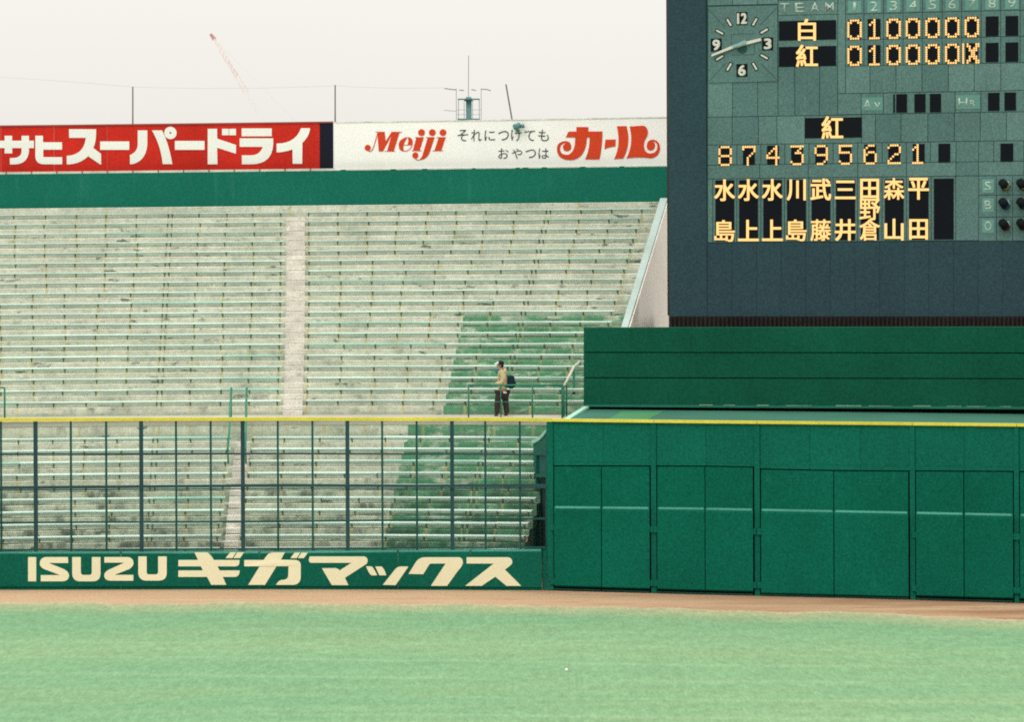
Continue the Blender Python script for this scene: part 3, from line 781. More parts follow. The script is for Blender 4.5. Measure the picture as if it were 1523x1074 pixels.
# backing sheet
fbox(813.5, yt(813.5), 1620, yb(813.5), -0.10, 0.05, 'backing_sheet', GAP, gw, yt(1620), yb(1620))
posts = [(813.8, 823), (968.2, 976.2), (1122.2, 1130.2), (1353.4, 1361), (1508.4, 1515.6)]
for a, c_ in posts: fbox(a, yt(a), c_, yb(a)-0.4, 0.02, 0.12, 'post', UPG, gw, yt(c_), yb(c_)-0.4)
TS = [(823, 693.3), (1048, 693.6), (1121, 695), (1131, 698), (1240, 700.3), (1352, 701.2), (1361, 700.8), (1507, 701.6), (1620, 703)]
ups = [(823.4, 896.7), (897.4, 967.8), (976.6, 1049.6), (1050.4, 1121.8), (1130.6, 1204.2), (1205, 1279.4), (1280.2, 1353), (1361.4, 1433.6), (1434.4, 1508), (1516, 1600)]
for a, c_ in ups:
    fbox(a-.2, yt(a), c_+.2, interp(TS, a)-1.0, -0.012, 0.05, 'upper_panel', UPG, gw, yt(c_), interp(TS, c_)-1.0)
    fbox(a, 686 + (a-823)*0.012, c_, 687 + (a-823)*0.012, -0.008, 0.03, 'seam_rail', UPG, gw)
gates = [((824.3, 894), (895.2, 966), 'small'), ((977.6, 1048), (1049.2, 1119.8), 'small'), ((1132, 1239.4), (1240.8, 1350.8), 'wide'), ((1362.4, 1432.8), (1434.2, 1506.4), 'small'), ((1517, 1588), (1589, 1620), 'small')]
LT = [(823, 754.6), (1030, 756.6), (1280, 761.4), (1523, 766.4), (1620, 768)]
names = ['leftmost of the padded green gates in the wall, beside the mesh fence', 'second padded green gate from the left, below the deck', 'widest padded green gate, with two faint louvre vents near its top', 'padded green gate just to the right of the widest gate', 'padded green gate cut off by the right edge of the picture']
for (L1, L2, kd), lab in zip(gates, names):
    gt = empty('padded_gate', f_at((L1[0]+L2[1])/2, yb(L1[0]), 0), lab, 'gate', 'padded green gates in the outfield wall')
    for (a, c_) in (L1, L2):
        bt = lambda x: yb(x) - (6.2 if kd == 'small' else 4.0)
        fbox(a, interp(TS, a)+0.9, c_, interp(LT, a)+3, -0.005, 0.06, 'leaf', PAD, gt, interp(TS, c_)+0.9, interp(LT, c_)+3)
        # thick pad with a rounded top
        b = MB(); rows = []; n = 5
        for i in range(n):
            x = a+(c_-a)*i/(n-1); yy = interp(LT, x)
            dz = 0.004*math.sin(i*1.7+a)
            pt = lambda y, off: f_at(x, y, off)
            top_ = pt(yy-1.0, 0.0); X = pt((yy+bt(x))/2, 0.05).x
            sec = [pt(bt(x), 0.0), pt(bt(x)-2, 0.10), pt(yy+5, 0.115), pt(yy+2, 0.10), pt(yy-0.2, 0.06), pt(yy-1.2, 0.0), pt(yy-1.2, -0.002), pt(bt(x), -0.002)]
            for q in sec: q.x = X
            rows.append(sec)
        b.ring_strip(rows); b.build('pad', PAD, gt)
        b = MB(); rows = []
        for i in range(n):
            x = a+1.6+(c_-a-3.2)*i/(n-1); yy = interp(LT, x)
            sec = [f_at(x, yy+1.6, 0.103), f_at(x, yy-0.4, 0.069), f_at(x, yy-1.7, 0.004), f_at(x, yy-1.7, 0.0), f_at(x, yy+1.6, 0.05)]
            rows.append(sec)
        b.ring_strip(rows); b.build('painted_edge_highlight', PADT, gt)  # highlight on the rounded pad top, put in as a paler strip
        # floor rail
        fbox(a, yb(a)-3.6, c_, yb(a)-1.6, 0.01, 0.05, 'bottom_rail', STEEL2, gt, yb(c_)-3.6, yb(c_)-1.6)
        if kd == 'wide':
            cx = 1185.5 if a < 1200 else 1295.5
            for r_ in range(3):
                for q in range(3):
                    fbox(cx-17+q*11.6, 708+r_*4.6+(cx-1185)*0.012, cx-17+q*11.6+10.2, 711.4+r_*4.6+(cx-1185)*0.012, 0.002, 0.01, 'vent_louvre', UPG, gt)
    for xx in (L1[0]-2.5, L2[1]+1.5):
        if kd == 'wide' and xx > 1300: continue
        for yy in (786, 866):
            y_ = yy + (xx-880)*0.020
            fbox(xx-3.4, y_-4.5, xx+3.4, y_+4.5, 0.07, 0.10, 'hinge', UPG, gt)

# ------------------------------------------------------------------ deck, backdrop bands
dk = MB(); rows = []
pl_ = [(815, 114.7), (1000, 113.4), (1280, 111.9), (1523, 110.3), (1650, 109.4)]
def back_D(px): return fd(px) + 6.35
xsd = [838 + 30*i for i in range(29)]
for x in xsd:
    D0 = fd(x) + 0.12; D1 = back_D(x) + 3
    X0 = (max(x, 838)-CX)/F*D0; X1 = (max(x, 882)-CX)/F*D1
    rows.append([G(X0, D0, 5.0), G(X0, D0, 5.28), G(X1, D1, 5.28), G(X1, D1, 5.0)])
dk.ring_strip(rows); o = dk.build('deck', DECK); tag(o, 'teal painted deck between the yellow line and the dark green backdrop', kind='structure')
b = MB()
b.prism([P(899, 625.8, 113.9), P(958, 625.8, 113.6), P(988, 613, 119.4), P(925, 613, 119.4)], (0, 0, 0.004))
q = b.v
for vv in b.v: vv.z = 5.284*S
for vv in b.v[4:]: vv.z = 5.288*S
tag(b.build('deck_patch', DECK2), 'brighter green painted patch on the deck', kind='structure')
# pale green parapet running back along the left end of the deck
b = MB(); dv = Vector((0.16, 0, 0))
b.ring_strip([[P(x, y+1.8, D), P(x, y-1.8, D), P(x, y-1.8, D)+dv, P(x, y+1.8, D)+dv] for x, y, D in ((838, 625.5, 115.2), (850, 617.5, 117.3), (862, 610, 119.5), (873, 603.5, 121.4))])
dp = b.build('deck_kerb', COPEG); tag(dp, 'pale green kerb slanting back from the yellow line to the dark green backdrop', 'kerb')
bd = empty('backdrop_wall', P(1150, 604, 121), 'long dark green batter backdrop of three stacked bands under the scoreboard', 'wall')
def bdb(x, y, off=0.0): return P(x, y, back_D(x) + 0.4 - off)
bands = [((487.6, 486.4), (523.4, 524.4), 0.02), ((525.0, 526.0), (561.2, 562.6), 0.05), ((562.8, 564.2), (601.2, 605.0), 0.08)]
brk = [868.5, 1062, 1258, 1454, 1650]
for (ta, tb_), (ba, bb), off in bands:
    for x0, x1 in zip(brk, brk[1:]):
        b = MB(); rows = []
        for i in range(4):
            x = x0+0.05+(x1-x0-0.1)*i/3; t = (x-868)/(1523-868)
            A_, B_ = bdb(x, ta+(tb_-ta)*t, off), bdb(x, ba+(bb-ba)*t, off); 
            o_ = Vector((0, 0.5, 0)); rows.append([B_, A_, A_+o_, B_+o_])
        b.ring_strip(rows); b.build('band_panel', DARKG, bd)
b = MB(); rows = []
for i in range(8):
    x = 869+(1650-869)*i/7; t = (x-868)/(1523-868)
    A_, B_ = bdb(x, 488.5+(487-488.5)*t, -0.15), bdb(x, 612+6*t, -0.15); o_ = Vector((0, 0.3, 0)); rows.append([B_, A_, A_+o_, B_+o_])
b.ring_strip(rows); b.build('backing', GAP, bd)
b = MB(); rows = []
for i in range(12):
    x = 870+(1650-870)*i/11; t = (x-868)/(1523-868)
    A_, B_ = bdb(x, 602.0+3.6*t, 0.25), bdb(x, 605.2+3.8*t, 0.25); o_ = Vector((0, 0.3, 0)); rows.append([B_, A_, A_+o_, B_+o_])
b.ring_strip(rows); b.build('foot_rail', paint('green_foot_rail', (0.02, 0.15, 0.10)), bd)
x = 1040
WL = paint('worn_white_line', (0.16, 0.32, 0.20), 0.1, 0.3, big=3)
while x < 1520:
    ln_ = random.uniform(12, 45); t = (x-868)/(655); y = 602.7+3.0*t
    b = MB(); A_, B_ = bdb(x, y, 0.262), bdb(x+ln_, y+ln_*0.005, 0.262); hz = Vector((0, 0, 0.022 if random.random() < 0.7 else 0.032))
    b.prism([A_, B_, B_+hz, A_+hz], (0, 0.01, 0)); b.build('worn_strip', WL, bd); x += ln_ + random.uniform(4, 40)
    
# ------------------------------------------------------------------ scoreboard
sb = empty('scoreboard', P(1260, 471, 129), 'huge dark blue and teal scoreboard with clock and amber lamp characters', 'scoreboard')
def bD(px): return 130.0 / (1 + 5.6e-5*(px-996))
def BS(px, py, off=0.0): return P(px, py, bD(px) - off)
def BUV(u, v, off=0.0): return BS(u, v + (-.025+.0000488*v)*(u-1053), off)
def vof(x, y): return (y + .025*(x-1053)) / (1 + .0000488*(x-1053))
BN = Vector((0, 1, 0))
def bq(x0, v0, x1, v1, off, thick, name, mat, parent=sb, bevel=0):
    b = MB(); X0, X1 = BUV(x0, (v0+v1)/2, off).x, BUV(x1, (v0+v1)/2, off).x
    pts = [BUV(x0, v1, off), BUV(x1, v1, off), BUV(x1, v0, off), BUV(x0, v0, off)]
    b.prism(pts, (0, thick, 0)); return b.build(name, mat, parent, bevel=bevel)
# main body: frame box
b = MB(); pts = [BS(996.5, 471.2), BS(1640, 472.2), BS(1640, -60), BS(996.0, -60)]
pts[3].x = pts[0].x; b.prism(pts, (0, 0.04, 0)); b.build('back_plate', BSEAM, sb)
b = MB(); b.prism([p + Vector((0, 0.05, 0)) for p in pts], (0, 1.9, 0)); b.build('cabinet', paint('dark_cabinet_side', (0.016, 0.020, 0.020)), sb)
b = MB(); pts = [BS(996.3, 471.0, .06), BS(1051.6, 471.0, .06), BS(1051.6, -60, .06), BS(996.3, -60, .06)]
pts[3].x = pts[0].x; pts[2].x = pts[1].x; b.prism(pts, (0, .065, 0)); b.build('frame_panel', BFRAME, sb)
x = 1052.0
fw = 36.6
while x < 1600:
    b = MB(); x1 = x + fw; yt_ = lambda q: 361.5 - 0.0062*(q-1053)
    b.prism([BS(x+.18, 471.0, .06), BS(x1-.18, 471.0, .06), BS(x1-.18, yt_(x1), .06), BS(x+.18, yt_(x), .06)], (0, .065, 0)); b.build('fascia_panel', BFRAME, sb); x = x1
rnd = random.Random(3)
def tile(x0, v0, x1, v1, m=None, g=0.45, off=0.03):
    m = m if m is not None else rnd.choice([0, 0, 0, 1, 1, 2])
    return bq(x0+g, v0+g, x1-g, v1-g, off, 0.035, 'tile', BTILES[m])
def tiles(xs_, v0, v1, m=None):
    for a, c_ in zip(xs_, xs_[1:]): tile(a, v0, c_, v1, m)
tiles([1052.5, 1089.5, 1127, 1157], -30, 8)
tiles([1157, 1200, 1246], -30, 3)
tile(1157, 3, 1246, 25)
clockp = [1053, 8, 1156.5, 122]
tile(1157, 25, 1246, 101, 0)
tile(1246, -30, 1257.5, 142.5, 1)
# header row with number plates
tiles([1257.5, 1294, 1332.6, 1371.4, 1410.6, 1449, 1488.7, 1527, 1565], -30, 1)
hx = [1257.5] + [1285 + 29.05*i for i in range(10)]
tiles(hx, 1, 25.5, 0); tiles(hx, 25.5, 63.5, 0); tiles(hx, 63.5, 102, 0)
tiles([1257.5, 1294, 1332.6, 1371.4, 1410.6, 1449, 1488.7, 1527, 1565], 102, 142.5)
tiles([1052.5, 1089.5, 1127, 1157], 122, 174)
tiles([1157, 1182, 1219, 1246], 101, 174, 2)
tiles([1246, 1281, 1314, 1368, 1420.5, 1459, 1530, 1565], 142.5, 173.5, 0)
tiles([1052.5, 1089, 1128, 1155.5, 1197], 174, 215.5)
tile(1197, 174, 1281.6, 215.5, 0)
tiles([1281.6, 1302, 1340, 1380, 1419.4, 1458, 1497, 1536, 1565], 173.5, 215.5)
tiles([1052.5, 1096, 1131.6, 1167.3, 1203, 1239.2, 1275.6, 1312, 1348, 1384, 1422, 1455.6, 1478, 1523, 1565], 215.5, 245.5, 0)
tiles([1052.5, 1130, 1202, 1275.7, 1348, 1422, 1455.6, 1523, 1565], 245.5, 266)
tiles([1052.5, 1060, 1095.8, 1131.6, 1166.8, 1203, 1239.2, 1275.6, 1312, 1348, 1385, 1421.5, 1455.6], 266, 360.6, 0)
for v0, v1 in ((266, 294.5), (294.5, 326.5), (326.5, 361.5)): tiles([1455.6, 1482, 1506, 1531, 1565], v0, v1, 0)
# black lamp windows
def win(x0, y0, x1, y1, label=None):     # measured photo rectangle (y at its centre column)
    cx = (x0+x1)/2; v0, v1 = vof(cx, y0), vof(cx, y1)
    return bq(x0, v0, x1, v1, 0.045, 0.02, 'lamp_window', BWIN)
win(1158.5, 30, 1243.5, 59); win(1158.5, 68.5, 1243.5, 98); win(1197.4, 174.6, 1281.6, 204.6)
c1 = [1271, 1300, 1329, 1357.8, 1387, 1416.2, 1445.4, 1475.6, 1505, 1534]
yy1 = lambda x: 28.3 - 0.0225*(x-1271); yy2 = lambda x: 67.3 - 0.0205*(x-1271)
for x in c1:
    win(x-9.5, yy1(x), x+9.5, yy1(x)+29.5); win(x-9.5, yy2(x), x+9.5, yy2(x)+28.8)
for a, c_, y0, y1 in ((1333, 1349, 139.5, 167), (1360, 1376.5, 139.3, 166.8), (1383, 1399.6, 139, 166.5), (1469.5, 1486.6, 137.5, 164.5), (1494, 1511, 137, 164), (1328.5, 1331, 140, 167)): win(a, y0, c_, y1)
nx = [1078.5, 1113.8, 1149.6, 1185.4, 1221.4, 1257.4, 1294.2, 1330, 1366.4]
ny = lambda x: 217 - 0.0112*(x-1078)
for x in nx + [1404.5]: win(x-8.8, ny(x), x+8.8, ny(x)+28)
win(1488, 213, 1507, 240)
nw = [(1064, 1092), (1099.3, 1127.3), (1135.3, 1162.8), (1170.6, 1198.8), (1207, 1235), (1243.3, 1271.7), (1280.4, 1307.2), (1316, 1344), (1352, 1381), (1389, 1418.4)]
for a, c_ in nw:
    cx = (a+c_)/2; win(a, 267.8-0.0075*(cx-1078), c_, 358.4-0.0075*(cx-1078))
# dot-lamp digits
FONT = {
 '0': ["011110","110011","100001","100001","100001","100001","100001","110011","011110"],
 '1': ["00100","01100","10100","00100","00100","00100","00100","00100","11111"],
 'X': ["10100011","10110011","10010110","10011110","10001100","10001100","10011110","10010110","10110011","10100011"]}
F2 = {
 '8': ["011110","100001","100001","100001","011110","100001","100001","100001","011110"],
 '7': ["111111","100001","000001","000010","000100","001000","001000","001000","001000"],
 '4': ["000010","000110","001010","010010","100010","111111","000010","000010","000010"],
 '3': ["111111","000010","000100","001110","000001","000001","000001","100001","011110"],
 '9': ["011110","100001","100001","100001","011111","000001","000001","000010","011100"],
 '5': ["111111","100000","100000","111110","000001","000001","000001","100001","011110"],
 '6': ["001110","010000","100000","101110","110001","100001","100001","100001","011110"],
 '2': ["011110","100001","000001","000001","000110","001000","010000","100000","111111"],
 '1': ["001000","011000","101000","001000","001000","001000","001000","001000","111110"]}
def dots(bits, cx, ytop, w_, h_, name, rpx):
    R_, C_ = len(bits), len(bits[0]); b = MB()
    v0 = vof(cx, ytop)
    for r in range(R_):
        for q in range(C_):
            if bits[r][q] != '1': continue
            x = cx - w_/2 + w_*(q+.5)/C_; v = v0 + h_*(r+.5)/R_
            ctr = BUV(x, v, 0.055); rr = rpx/F*bD(x)*S
            base = len(b.v); n = 8
            for i in range(n):
                t = 2*math.pi*i/n; b.v.append(ctr + Vector((rr*math.cos(t), 0, rr*math.sin(t))))
            b.v.append(ctr + Vector((0, -rr*0.8, 0)))
            for i in range(n): b.face((base+i, base+(i+1) % n, base+n))
            b.face([base+i for i in range(n)][::-1])
    return b.build(name, AMBER, sb, smooth=True)
for s_, yf in (('0100000', yy1), ('010000X', yy2)):
    for ch, x in zip(s_, c1): dots(FONT[ch], x + (0.5 if ch == '1' else 0) - (1.5 if ch == 'X' else 0), yf(x), (16 if ch == '1' else 22) if ch != 'X' else 26, 30, 'lit_digit', 1.72 if ch != 'X' else 1.55)
for ch, x in zip('874395621', nx): dots(F2[ch], x, ny(x), 20, 29.5, 'lit_digit', 1.72)
# writing set with the built-in type, laid on a surface
def glyph_mesh(body, size=1.0, offset=0.0, shear=0.0):
    cu = bpy.data.curves.new('type', 'FONT'); cu.body = body; cu.size = size; cu.offset = offset; cu.shear = shear; cu.resolution_u = 4
    ob = bpy.data.objects.new('type', cu); COL.objects.link(ob)
    dg = bpy.context.evaluated_depsgraph_get(); dg.update()
    me = bpy.data.meshes.new_from_object(ob.evaluated_get(dg)); bpy.data.objects.remove(ob); bpy.data.curves.remove(cu)
    return me
def set_type(body, x0, y0, x1, y1, surf, mat, parent, name, offset=0.0, shear=0.0):
    """fit the glyphs into the rectangle x0..x1, y0..y1 of the surface function surf(px,py)"""
    bold = offset > 0.012; me = glyph_mesh(body, 1.0, 0.0 if bold else offset, shear); vs = [v.co.copy() for v in me.vertices]
    if not vs: return None
    a, c_ = min(v.x for v in vs), max(v.x for v in vs); d, e = min(v.y for v in vs), max(v.y for v in vs)
    for v, q in zip(me.vertices, vs):
        px = x0 + (q.x-a)/max(1e-6, c_-a)*(x1-x0); py = y1 - (q.y-d)/max(1e-6, e-d)*(y1-y0)
        v.co = surf(px, py)
    bm = bmesh.new(); bm.from_mesh(me)
    r = bmesh.ops.extrude_face_region(bm, geom=bm.faces[:])
    for g_ in r['geom']:
        if isinstance(g_, bmesh.types.BMVert): g_.co.y += 0.012
    bmesh.ops.recalc_face_normals(bm, faces=bm.faces); bm.to_mesh(me); bm.free()
    if bold:
        k = offset/0.022*0.62/F*130*S; bm = bmesh.new(); bm.from_mesh(me); src = bm.copy(); tmp = bpy.data.meshes.new('tmp'); bm.clear()
        for i_, (ax, az) in enumerate(((-k, -k*.8), (k, -k*.8), (-k, k*.8), (k, k*.8))):
            src.to_mesh(tmp)
            for v in tmp.vertices: v.co += Vector((ax, 0.0007*i_, az))
            bm.from_mesh(tmp)
        bm.to_mesh(me); bm.free(); src.free(); bpy.data.meshes.remove(tmp)
    me.materials.clear(); me.materials.append(mat); me.name = name
    o = bpy.data.objects.new(name, me); COL.objects.link(o); o.parent = parent; o.matrix_parent_inverse = parent.matrix_world.inverted()
    return o
bsurf = lambda off: (lambda x, y: BS(x, y, off))
KO = 0.022
set_type('白', 1187.5, 28, 1213, 59.5, bsurf(.058), AMBER, sb, 'lit_character', KO)
set_type('紅', 1184.5, 66.5, 1216, 98.5, bsurf(.058), AMBER, sb, 'lit_character', KO)
set_type('紅', 1222.5, 173, 1253.5, 206, bsurf(.058), AMBER, sb, 'lit_character', KO)
cols = ['水 島', '水 上', '水 上', '川 島', '武 藤', '三 井', '田野倉', '森 山', '平 田']
TRIM = {'三': (0, .10, 1, .95), '上': (0, 0, 1, .98), '山': (.04, 0, .96, 1), '田': (.05, .03, .95, .97), '川': (.04, .03, .96, 1)}
for cc, (a, c_) in zip(cols, nw):
    cx = (a+c_)/2 - 0.3; y0 = 267.2 - 0.0075*(cx-1078) - 0.3
    for i, ch in enumerate(cc):
        if ch == ' ': continue
        t = TRIM.get(ch, (0, 0, 1, 1)); w_, h_ = 29.6, 31.4; ya = y0 + i*30.3
        set_type(ch, cx-w_/2+w_*t[0], ya+h_*t[1], cx-w_/2+w_*t[2], ya+h_*t[3], bsurf(.058), AMBER, sb, 'lit_character', 0.016 if ch in '島藤倉野森' else KO)
# painted headings
for i, (ch, x) in enumerate(zip('TEAM', (1167, 1189, 1212, 1234))):
    y = 11 - 0.02*(x-1167)
    set_type(ch, x-6.5, y-6.8, x+6.5, y+6.8, bsurf(.045), BLET, sb, 'painted_letter', 0.004)
for i, x in enumerate(c1[:9]):
    y = 9.5 - 0.024*(x-1271)
    bq(x-10, vof(x, y-9), x+10, vof(x, y+9), 0.037, 0.01, 'number_plate', BPLATE)
    w_ = 2.0 if i == 0 else 5.6
    set_type(str(i+1), x-w_, y-7, x+w_, y+7, bsurf(.046), BLET, sb, 'painted_number', 0.004)
bq(1281.5, vof(1297, 144.5), 1313, vof(1297, 163.5), .037, .01, 'heading_plate', BPLATE)
bq(1422, vof(1440, 141), 1457.5, vof(1440, 161.5), .037, .01, 'heading_plate', BPLATE)
set_type('A', 1284, 148.3, 1296, 161.5, bsurf(.046), BLET, sb, 'painted_letter', 0.004)
set_type('v', 1300, 152, 1309.5, 160.5, bsurf(.046), BLET, sb, 'painted_letter', 0.004)
set_type('H', 1425.5, 145.5, 1439, 158.5, bsurf(.046), BLET, sb, 'painted_letter', 0.004)
set_type('R', 1443, 148.8, 1451, 158, bsurf(.046), BLET, sb, 'painted_letter', 0.004)
LENS = [paint('olive_lens', (0.19, 0.17, 0.03)), paint('blue_lens', (0.012, 0.05, 0.13)), paint('dark_red_lens', (0.07, 0.008, 0.008))]
HOOD = paint('black_hood', (0.008, 0.012, 0.012))
for ch, y, li in (('S', 276.5, 0), ('B', 304.8, 1), ('O', 336.0, 2)):
    bq(1460.8, vof(1469, y-10), 1478.2, vof(1469, y+10), .037, .01, 'heading_plate', BPLATE)
    set_type(ch, 1464.5, y-6.5 if ch != 'O' else y-7, 1474.6, y+6.5 if ch != 'O' else y+7, bsurf(.046), BLET, sb, 'painted_letter', 0.006)
    for x in (1492.5, 1519, 1546):
        yy = y - 2.5 - 0.02*(x-1492)
        hd = BS(x-2.2, yy-3, .28); tl = BS(x+3.4, yy+3.4, .03); 
        b = MB(); b.tube([hd, tl], 0.135, 14, r2=0.15); h_ = b.build('lamp_hood', HOOD, sb, smooth=True)
        b = MB(); b.tube([BS(x+3.6, yy+3.8, .20), BS(x+3.7, yy+3.9, .05)], 0.105, 14); b.build('lamp_lens', LENS[li], h_, smooth=True)
        b = MB(); b.ring_strip([[BS(x+5.5+q*0.9, yy-4.5+q*2.3, .10), BS(x+7.4+q*0.8, yy-5.4+q*2.2, .10), BS(x+7.4+q*0.8, yy-5.4+q*2.2, .05), BS(x+5.5+q*0.9, yy-4.5+q*2.3, .05)] for q in range(4)]); b.build('lamp_rim', BLET, h_)
# clock ----------------------------------------------------------------
ck = empty('clock', BS(1103, 120, .1), 'square teal clock with pale hands and black number plaques mounted on the scoreboard', 'clock')
ctr = (1103.5, 65.5)
def CKQ(x, y, off=.06): return BS(x, y - 0.0235*(x-1103.5), off)
pts = rect(1053.3, 8.4, 1156.3, 121.6)
b = MB(); b.prism([CKQ(*p) for p in (pts[3], pts[2], pts[1], pts[0])], (0, 0.03, 0)); b.build('dial', BTILES[0], ck)
b = MB()
for (x0, y0), (x1, y1) in (((1054, 12), (1077, 38)), ((1155, 12), (1131, 37)), ((1056, 118), (1079, 93)), ((1155, 119), (1131, 94)), ((1088, 50), (1120, 50)), ((1088, 50), (1088, 76)), ((1088, 81), (1122, 81)), ((1122, 81), (1122, 66))):
    b.flatpoly([[CKQ(*q, .064) for q in ribbon([(x0, y0), (x1, y1)], 0.7)]], 0.01)
b.build('dial_seams', BSEAM, ck)
b = MB(); b.flatpoly([[CKQ(x, y, .066) for x, y in circ(1104, 72, 7.5, 16)]], 0.01); b.build('spindle_housing', BSEAM, ck)
for h_ in range(12):
    a = math.radians(h_*30); rx, ry = 38.2, 38.6
    x, y = ctr[0] + rx*math.sin(a), ctr[1] - ry*math.cos(a)
    if h_ % 3 == 0:
        b = MB(); b.prism([CKQ(x-8.2, y+9.6, .07), CKQ(x+8.2, y+9.6, .07), CKQ(x+8.2, y-9.6, .07), CKQ(x-8.2, y-9.6, .07)], (0, .02, 0)); pq = b.build('numeral_plaque', BWIN, ck)
        w_ = 6.6 if h_ == 0 else 4.8
        set_type(str(h_ or 12), x-w_, y-7.4, x+w_, y+7.4, lambda x_, y_: CKQ(x_, y_, .085), CWHITE, ck, 'numeral', 0.028)
    else:
        i0, i1 = 31.0, 45.5
        p0 = (ctr[0]+i0*math.sin(a), ctr[1]-i0*math.cos(a)); p1 = (ctr[0]+i1*math.sin(a), ctr[1]-i1*math.cos(a))
        b = MB(); b.flatpoly([[CKQ(*q, .068) for q in ribbon([p0, p1], 5.6)]], 0.01); b.build('hour_mark_backing', BWIN, ck)  # black border plate behind each hour mark
        p0 = (ctr[0]+(i0+1.4)*math.sin(a), ctr[1]-(i0+1.4)*math.cos(a)); p1 = (ctr[0]+(i1-1.4)*math.sin(a), ctr[1]-(i1-1.4)*math.cos(a))
        b = MB(); b.flatpoly([[CKQ(*q, .078) for q in ribbon([p0, p1], 2.7)]], 0.01); b.build('hour_mark', CWHITE, ck)
b = MB(); b.flatpoly([[CKQ(x, y, .16) for x, y in [(1058, 82.6), (1058.4, 79.4), (1092, 65.6), (1108.5, 59.6), (1110, 63), (1094, 69.8)]]], 0.03); b.build('minute_hand', CWHITE, ck)
b = MB(); b.flatpoly([[CKQ(x, y, .12) for x, y in [(1094, 68), (1108, 62), (1131, 56.6), (1132.5, 60.6), (1109, 66.4), (1096, 70.5)]]], 0.03); b.build('hour_hand', CWHITE, ck)
b = MB(); b.flatpoly([[CKQ(x, y, .20) for x, y in [(1089, 67.2), (1108, 59), (1110, 63.5), (1091, 70.5)]]], 0.03); b.build('hand_hub', CBLUE, ck)

# structure under the board: brown corrugated screen, dark support
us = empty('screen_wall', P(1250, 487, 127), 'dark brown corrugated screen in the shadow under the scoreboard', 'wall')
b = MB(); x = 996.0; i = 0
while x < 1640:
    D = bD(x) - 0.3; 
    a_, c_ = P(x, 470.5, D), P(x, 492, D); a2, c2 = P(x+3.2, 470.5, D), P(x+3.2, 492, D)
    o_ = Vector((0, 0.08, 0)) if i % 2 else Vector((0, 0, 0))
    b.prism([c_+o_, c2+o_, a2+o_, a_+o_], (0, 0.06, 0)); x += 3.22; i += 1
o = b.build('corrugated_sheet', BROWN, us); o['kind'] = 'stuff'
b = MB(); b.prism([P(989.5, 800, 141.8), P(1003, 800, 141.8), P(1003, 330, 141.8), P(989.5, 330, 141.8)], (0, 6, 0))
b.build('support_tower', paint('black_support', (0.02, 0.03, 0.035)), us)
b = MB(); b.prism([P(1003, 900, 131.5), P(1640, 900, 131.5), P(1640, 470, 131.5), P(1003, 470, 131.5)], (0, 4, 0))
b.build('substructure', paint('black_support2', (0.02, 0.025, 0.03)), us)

# ------------------------------------------------------------------ advertising signs on the parapet
RS = 75.15
def SG(x, y, off=0.0): return pa(x, y, RS-off)
def sgbox(x0, x1, z0, z1, off, thick, name, mat, parent):
    b = MB(); n = max(2, int((x1-x0)/60)+2); rows = []
    for i in range(n):
        ph = phi_of(x0+(x1-x0)*i/(n-1), RS-off, 215)
        rows.append([SP(ph, RS-off, z0), SP(ph, RS-off, z1), SP(ph, RS-off+thick, z1), SP(ph, RS-off+thick, z0)])
    b.ring_strip(rows); return b.build(name, mat, parent)
s1 = empty('advertising_sign', SG(240, 252), 'long red advertising sign with big white katakana and a black right end', 'sign')
s2 = empty('advertising_sign', SG(745, 252), 'long white advertising sign with red and dark green lettering beside the scoreboard', 'sign')
e = -70; w1 = 78.0
xs1 = [-77] + [1.5 + 78.9*i for i in range(7)]; xs1[-1] = 475.5
for a, c_ in zip(xs1, xs1[1:]): sgbox(a+.06, c_-.06, 13.40, 15.14, 0.0, 0.10, 'sign_panel', RED, s1)
sgbox(475.7, 495.6, 13.40, 15.14, 0.0, 0.10, 'sign_end', BLK, s1)
sgbox(-77, 495.6, 15.141, 15.20, 0.03, 0.16, 'top_trim', paint('dull_red_trim', (0.30, 0.07, 0.06)), s1)
xs2 = [497.3 + 71.15*i for i in range(8)]; xs2[-1] = 995.0
for a, c_ in zip(xs2, xs2[1:]): sgbox(a+.03, c_-.03, 13.36, 15.14, 0.0, 0.10, 'sign_panel', WHT, s2)
sgbox(497.3, 995.0, 15.141, 15.175, 0.02, 0.14, 'top_trim', paint('off_white_trim', (0.66, 0.65, 0.58), 0.2, 0.25, big=2), s2)
for x in [9 + 37.7*i for i in range(13)]: sgbox(x-0.7, x+0.7, 13.30, 13.42, 0.05, 0.10, 'foot_clip', paint('dull_red_clip', (0.30, 0.07, 0.06)) if x < 10 else bpy.data.materials['dull_red_clip'], s1)
sgbox(-77, 496.5, 13.305, 13.395, 0.02, 0.10, 'base_strip', STRIP, s1)
sgbox(497.3, 995.0, 13.305, 13.358, 0.02, 0.10, 'base_strip', STRIP, s2)
for x in (511, 585, 633, 705, 770, 781, 810, 867, 925): sgbox(x-2-rnd.random()*3, x+2+rnd.random()*3, 13.31, 13.345, 0.05, 0.02, 'stain_clip', UPG, s2)
ss = lambda off: (lambda x, y: SG(x, y, off))
TA, TB, TC = tf(0, 180, 9.519), tf(150, 180, 9.519), tf(300, 180, 7.615)
